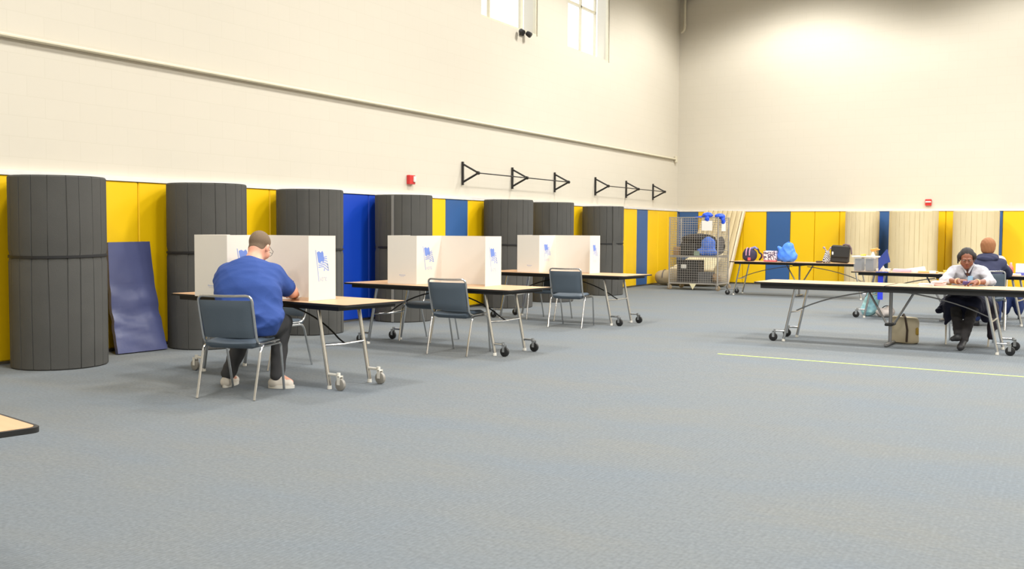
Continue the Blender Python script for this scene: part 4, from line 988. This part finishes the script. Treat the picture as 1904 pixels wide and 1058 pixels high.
def print_mat(name, scale, c1, c2, thr=.5):
    m = bpy.data.materials.new(name); m.use_nodes = True; nt = m.node_tree; b_ = nt.nodes['Principled BSDF']; w = nt.nodes.new('ShaderNodeTexNoise'); w.inputs['Scale'].default_value = scale
    r_ = nt.nodes.new('ShaderNodeValToRGB'); r_.color_ramp.interpolation = 'CONSTANT'; r_.color_ramp.elements[0].color = lin(c1); r_.color_ramp.elements[1].position = thr; r_.color_ramp.elements[1].color = lin(c2); tc = nt.nodes.new('ShaderNodeTexCoord')
    nt.links.new(tc.outputs['Object'], w.inputs['Vector']); nt.links.new(w.outputs['Fac'], r_.inputs[0]); nt.links.new(r_.outputs[0], b_.inputs['Base Color']); b_.inputs['Roughness'].default_value = .7; return m
t = thing('lunch_bag', 'patterned pink and grey lunch bag on the far table', 'bag', (-5.43, 20.72, zb)); G().box((0, 0, .125), (.26, .15, .20), bev=.014).build('body', print_mat('grey_pink_print', 26, (96, 84, 110), (238, 222, 228)), t); G().box((0, 0, .022), (.255, .145, .04), bev=.012).build('base_band', mat('coral_pink', (238, 128, 146), .7), t)
G().tube(arc((-.13, 0, .18), (-.20, 0, .12), (-.13, 0, .04), 7), .008, 6).build('handle', mat('coral_pink', (0, 0, 0)), t)
t = thing('shopping_bag', 'crumpled bright blue bag slumped on the far table', 'bag', (-5.12, 20.76, zb))
s = SDF().ell((.03, 0, .12), (.20, .12, .15), None, .05).ell((.05, 0, .28), (.12, .08, .12), None, .06).cap((.0, 0, .12), (-.16, 0, .30), .07, .035, .05).cut((0, 0, .004), (0, 0, -1)); sdf_obj('bag_body', s, .008, mat('bright_blue_film', (38, 104, 236), .45, c2=(92, 156, 246), scale=10), t, creases(.014, 15, 3)); G().tube(arc((.0, 0, .37), (.06, 0, .44), (.10, 0, .36), 6), .012, 6).build('handle', mat('bright_blue_film', (0, 0, 0)), t)
t = thing('zebra_bag', 'zebra striped bag tied in two ears on the far table', 'bag', (-4.30, 20.72, zb))
def zebra():
    m = bpy.data.materials.new('zebra_print'); m.use_nodes = True; nt = m.node_tree; b_ = nt.nodes['Principled BSDF']; w = nt.nodes.new('ShaderNodeTexWave'); w.inputs['Scale'].default_value = 13; w.inputs['Distortion'].default_value = 7; w.bands_direction = 'DIAGONAL'
    r_ = nt.nodes.new('ShaderNodeValToRGB'); r_.color_ramp.interpolation = 'CONSTANT'; r_.color_ramp.elements[0].color = lin((30, 28, 48)); r_.color_ramp.elements[1].position = .5; r_.color_ramp.elements[1].color = lin((236, 228, 226)); tc = nt.nodes.new('ShaderNodeTexCoord')
    nt.links.new(tc.outputs['Object'], w.inputs['Vector']); nt.links.new(w.outputs['Fac'], r_.inputs[0]); nt.links.new(r_.outputs[0], b_.inputs['Base Color']); return m
MZ = zebra()
s = SDF().cap((0, 0, .04), (.01, 0, .20), .085, .045, .05).cut((0, 0, .004), (0, 0, -1)); sdf_obj('bag_body', s, .007, MZ, t)
for q in (-1, 1): sdf_obj('tied_ear', SDF().cap((.01, 0, .20), (.01 + q * .05, 0, .285), .014, .012, .02).ell((.01 + q * .07, 0, .305), (.026, .016, .02), None, .015), .006, mat('lilac_print', (196, 184, 206), .7, c2=(120, 90, 90), scale=40), t)
G().box((-.15, 0, .02), (.12, .07, .035), bev=.01).build('pouch', mat('dark_brown_web', (0, 0, 0)), t)
t = thing('messenger_bag', 'black messenger bag standing at the right end of the far table', 'bag', (-4.02, 20.62, zb))
g = G(); M_ = Euler((0, .05, 0)).to_matrix(); g.box((0, 0, .182), (.35, .14, .345), M=M_, bev=.03); g.build('bag_body', mat('black_nylon', (44, 42, 40), .7), t); G().box((.015, -.078, .23), (.34, .02, .22), M=M_, bev=.01).build('flap', mat('black_nylon', (0, 0, 0)), t)
G().tube([(.05, 0, .36), (.10, -.02, .375), (.17, -.02, .36), (.205, -.01, .30), (.215, 0, .18)], .016, 8).build('strap', mat('mauve_grey', (120, 100, 106), .8), t); G().box((-.13, -.088, .20), (.03, .01, .06), bev=.004).build('tag', M_PAPER, t)

# ------------------------------------------------------------------ cage cart and the things in it
CX0, CX1, CY0, CY1, CH = -7.95, -6.83, 21.62, 22.40, 1.63
cx_, cy_ = (CX0 + CX1) / 2, (CY0 + CY1) / 2; cw_, cd_ = CX1 - CX0, CY1 - CY0
t = thing('cage_cart', 'wheeled steel wire mesh cage cart in the far left corner', 'cage cart', (cx_, cy_, 0), 0)
M_GALV = mat('galvanised', (176, 172, 166), .45, .5, var=.05)
for sx in (-1, 1):
    for s_ in (-1, 1):
        p = G().tube([(sx * cw_ / 2, s_ * cd_ / 2, .12), (sx * cw_ / 2, s_ * cd_ / 2, CH)], .018, 8).build('post', M_GALV, t)
        g = G(); g.box((sx * cw_ / 2, s_ * cd_ / 2 - .022, .075), (.03, .004, .08)); g.box((sx * cw_ / 2, s_ * cd_ / 2 + .022, .075), (.03, .004, .08)); g.box((sx * cw_ / 2, s_ * cd_ / 2, .118), (.07, .06, .008)); g.build('caster_fork', M_GALV, p)
        G().disk((sx * (cw_ / 2) + .02, s_ * cd_ / 2, .055), (0, 1, 0), .055, .03).build('wheel', mat('tan_wheel', (150, 132, 104), .6), p)
def wires(ax):
    g = G(); r_ = .0032; z0, z1 = .14, CH - .01; st = .052
    L = cw_ if ax == 0 else cd_; n = int(L / st)
    for k in range(1, n):
        u = -L / 2 + k * L / n; a, b_ = ((u, 0, z0), (u, 0, z1)) if ax == 0 else ((0, u, z0), (0, u, z1)); g.tube([a, b_], r_, 4)
    m_ = int((z1 - z0) / st)
    for k in range(m_ + 1):
        z = z0 + k * (z1 - z0) / m_; a, b_ = ((-L / 2, 0, z), (L / 2, 0, z)) if ax == 0 else ((0, -L / 2, z), (0, L / 2, z)); g.tube([a, b_], r_ * (2.2 if k in (0, m_, m_ // 2) else 1), 4)
    return g
for nm, ax, off in (('mesh_panel', 0, (0, -cd_ / 2, 0)), ('mesh_panel', 0, (0, cd_ / 2, 0)), ('mesh_panel', 1, (-cw_ / 2, 0, 0)), ('mesh_panel', 1, (cw_ / 2, 0, 0))):
    o = wires(ax).build(nm, M_GALV, t); o.location = off
g = G()
for zz, nm in ((.15, 'base_shelf'), (.75, 'middle_shelf')):
    g = G()
    for k in range(9): g.box((0, -cd_ / 2 + .03 + k * (cd_ - .06) / 8, zz), (cw_ - .03, .012, .012))
    for q in (-1, 1): g.box((0, q * (cd_ / 2 - .012), zz), (cw_ - .03, .02, .03)); g.box((q * (cw_ / 2 - .012), 0, zz), (.02, cd_ - .03, .03))
    g.build(nm, M_GALV, t)
def put(name, label, cat, loc, s, m, h=.012, warp=None): o = sdf_obj(name, s, h, m, None, warp); o.location = loc; return tag(o, label, cat)
zs = .765; yf = 21.95
put('duffel_bag', 'large dark duffel bag filling the middle shelf of the cage cart', 'bag', (-7.33, 22.1, zs), SDF().cap((-.38, 0, .18), (.34, 0, .18), .16, .16, .08).ell((-.1, 0, .38), (.40, .18, .12), None, .08).ell((.42, 0, .24), (.08, .15, .20), None, .05).cut((0, 0, .01), (0, 0, -1)), mat('duffel_black', (48, 44, 44), .8), .013, creases(.012, 9, 2))
put('shopping_bag', 'blue woven shopping bag on the middle shelf of the cage cart', 'bag', (-7.10, 21.78, zs), SDF().cap((-.1, 0, .08), (.12, 0, .08), .09, .09, .05).ell((.0, 0, .24), (.17, .08, .19), None, .05).ell((-.15, 0, .1), (.10, .08, .08), None, .04).cut((0, 0, .01), (0, 0, -1)), mat('blue_woven', (52, 96, 200), .6, c2=(96, 140, 226), scale=12), .011, creases(.012, 16, 4))
o = G().box((0, 0, .13), (.32, .18, .25), bev=.012).build('tool_case', mat('case_black', (50, 48, 46), .6), None); o.location = (-7.55, 21.76, zs); tag(o, 'black case in front of the duffel bag in the cage cart', 'case')
o = G().box((0, 0, .05), (.13, .1, .10), bev=.01).build('small_box', mat('sage_green', (150, 170, 150), .6), None); o.location = (-7.33, 21.70, zs); tag(o, 'small pale green box between the case and blue bag in the cage cart', 'box')
o = G().box((0, 0, .095), (.13, .3, .19), bev=.004).build('cardboard_box', mat('card_tan', (170, 138, 100), .8), None); o.location = (-7.86, 21.95, zs); tag(o, 'brown cardboard box at the left end of the cage cart shelf', 'box')
zs = .166
def crate(name, label, loc, d, m):
    t_ = thing(name, label, 'crate', loc); g = G()
    for q in (-1, 1):
        g.box((0, q * (d[1] / 2), d[2] / 2), (d[0], .008, d[2])); g.box((q * (d[0] / 2), 0, d[2] / 2), (.008, d[1], d[2]))
        for k in range(int(d[2] / .05)): g.box((0, q * (d[1] / 2 + .004), .03 + k * .05), (d[0], .012, .012))
        for k in range(int(d[0] / .08) + 1): g.box((-d[0] / 2 + k * d[0] / int(d[0] / .08), q * (d[1] / 2 + .004), d[2] / 2), (.014, .012, d[2]))
    g.box((0, 0, .005), (d[0], d[1], .01)); g.build('crate_body', m, t_); return t_
c_ = crate('plastic_crate', 'tall black crate with a white tag in the bottom of the cage cart', (-7.54, 21.90, zs), (.48, .40, .50), mat('crate_black', (58, 56, 56), .6)); G().box((-.09, -.215, .36), (.12, .006, .09), bev=.002).build('tag', M_PAPER, c_)
crate('plastic_crate', 'low grey crate stacked right of the tall black crate in the cage cart', (-7.16, 21.86, zs), (.26, .34, .24), mat('crate_grey', (104, 104, 104), .6))
put('cloth_bundle', 'brown cloth bundle at the bottom right of the cage cart', 'bundle', (-6.935, 21.9, zs), SDF().ell((0, 0, .08), (.10, .14, .09), None, .04).ell((-.04, 0, .14), (.05, .07, .07), None, .04).cut((0, 0, .005), (0, 0, -1)), mat('brown_cloth', (150, 124, 92), .9), .010, wrinkle(.008, 40, 44))
put('plastic_bag', 'blue plastic bag draped on the left of the cage cart top', 'bag', (-7.10, 21.70, CH - .02), SDF().ell((0, 0, .06), (.12, .10, .065), None, .03).cap((-.05, 0, .03), (-.28, -.02, .01), .03, .016, .03).ell((.02, -.085, -.02), (.06, .02, .06), None, .02), mat('blue_film', (40, 88, 226), .45), .008, creases(.010, 24, 7))
put('plastic_bag', 'blue plastic bag hooked on the right corner of the cage cart top', 'bag', (-6.80, 21.72, CH - .04), SDF().ell((-.03, 0, .06), (.11, .08, .06), None, .03).ell((.05, 0, -.02), (.045, .06, .10), None, .03), mat('blue_film', (0, 0, 0)), .008, creases(.010, 24, 8))
o = G().box((0, 0, 0), (.24, .003, .22)).build('paper_notice', M_PAPER, None, 0); o.location = (-7.08, CY0 - .012, 1.44); tag(o, 'white paper notice on the front of the cage cart', 'paper')
o = G().box((0, 0, 0), (.003, .30, .20)).build('paper_notice', M_PAPER, None, 0); o.location = (CX1 + .012, CY0 + .36, 1.42); tag(o, 'white paper on the right side panel of the cage cart', 'paper')
o = G().prism([(-.08, 0), (.08, 0), (.0, -.13)], -.002, .002, lambda p: (p[0], p[2], p[1])).build('paper_pennant', mat('cream_card', (232, 224, 186), .7), None, 0); o.location = (-7.38, CY0 - .03, .145); tag(o, 'cream paper triangle hanging under the cage cart', 'paper')

# leaning tan foam mats behind the cage and the bundle on the floor
t = thing('foam_mat', 'long tan foam mat leaning on the far wall behind the cage cart', 'foam mat', (0, 0, 0))
g = G(); nseg = 16; b0, b1 = Vector((-8.60, 24.35, 0)), Vector((-7.48, 24.35, 0)); t0, t1 = Vector((-8.20, 24.80, 1.84)), Vector((-7.22, 24.80, 1.82))
for k in range(nseg):
    a, c_ = k / nseg, (k + .93) / nseg; fold = .05 * (k % 2)
    P = [b0.lerp(b1, a), b0.lerp(b1, c_), t0.lerp(t1, c_), t0.lerp(t1, a)]; P = [p + Vector((0, -fold, 0)) for p in P]; Q = [p + Vector((0, .10, 0)) for p in P]
    g.add(P + Q, [(0, 1, 2, 3), (4, 7, 6, 5), (0, 4, 5, 1), (1, 5, 6, 2), (2, 6, 7, 3), (3, 7, 4, 0)])
g.build('folded_mat', M_TAN, t, 0); g = G(); p0, p1 = Vector((-7.47, 24.30, 0)), Vector((-7.205, 24.75, 1.82)); g.add([p0, p0 + Vector((.05, 0, 0)), p1 + Vector((.05, 0, 0)), p1, p0 + Vector((0, .12, 0)), p0 + Vector((.05, .12, 0)), p1 + Vector((.05, .12, 0)), p1 + Vector((0, .12, 0))], [(0, 1, 2, 3), (4, 7, 6, 5), (0, 4, 5, 1), (1, 5, 6, 2), (2, 6, 7, 3), (3, 7, 4, 0)]); o = g.build('edge_strip', mat('pale_edge', (238, 222, 196), .8), t, 0); o['label'] = 'paler edge strip'
t = thing('rolled_tarp', 'grey tan rolled tarp lying on the floor behind the cage cart', 'tarp', (-8.0, 23.15, 0), 0)
s = SDF().cap((-.68, 0, .19), (.75, .1, .17), .185, .165, .05).cap((-.70, -.02, .26), (-.1, 0, .30), .08, .10, .06).cut((0, 0, .006), (0, 0, -1)); sdf_obj('rolled_cloth', s, .014, mat('tarp_tan', (186, 168, 132), .8, c2=(150, 136, 110), scale=5), t, creases(.012, 8, 6)); G().tube([(-.62 + .185 * 0, .19 * math.cos(a), .195 + .185 * math.sin(a)) for a in [PI * k / 10 for k in range(11)]], .012, 6).build('tie', mat('grey_webbing', (96, 92, 92), .7), t)
g = G().add([(-.55, .12, .40), (.55, .12, .40), (.55, .95, .78), (-.12, .95, .78), (-.55, .12, .36), (.55, .12, .36), (.55, .95, .74), (-.12, .95, .74)], [(0, 1, 2, 3), (4, 7, 6, 5), (0, 4, 5, 1), (1, 5, 6, 2), (2, 6, 7, 3), (3, 7, 4, 0)]); o = g.build('foam_sheet', mat('cream_foam', (236, 222, 184), .8), None, 0); o.location = (-8.05, 23.25, 0); tag(o, 'flat cream foam sheet sloping up behind the rolled tarp', 'foam mat')

t = thing('rolling_bag', 'navy wheeled bag on the carpet under the right end of the table behind', 'bag', (-.79, 17.35, 0))
s = SDF().ell((-.09, 0, .24), (.085, .10, .19), None, .04).ell((.09, 0, .24), (.085, .10, .19), None, .04).ell((0, .02, .36), (.15, .09, .08), None, .05); sdf_obj('bag_body', s, .009, mat('rolling_navy', (34, 52, 104), .8), t, creases(.008, 14, 12))
for q in (-1, 1): G().disk((q * .10, -.05, .045), (1, 0, 0), .045, .03, 16).build('wheel', M_BLACK, t); G().box((q * .10, -.04, .07), (.04, .03, .05), bev=.006).build('wheel_bracket', M_BLACK, t)
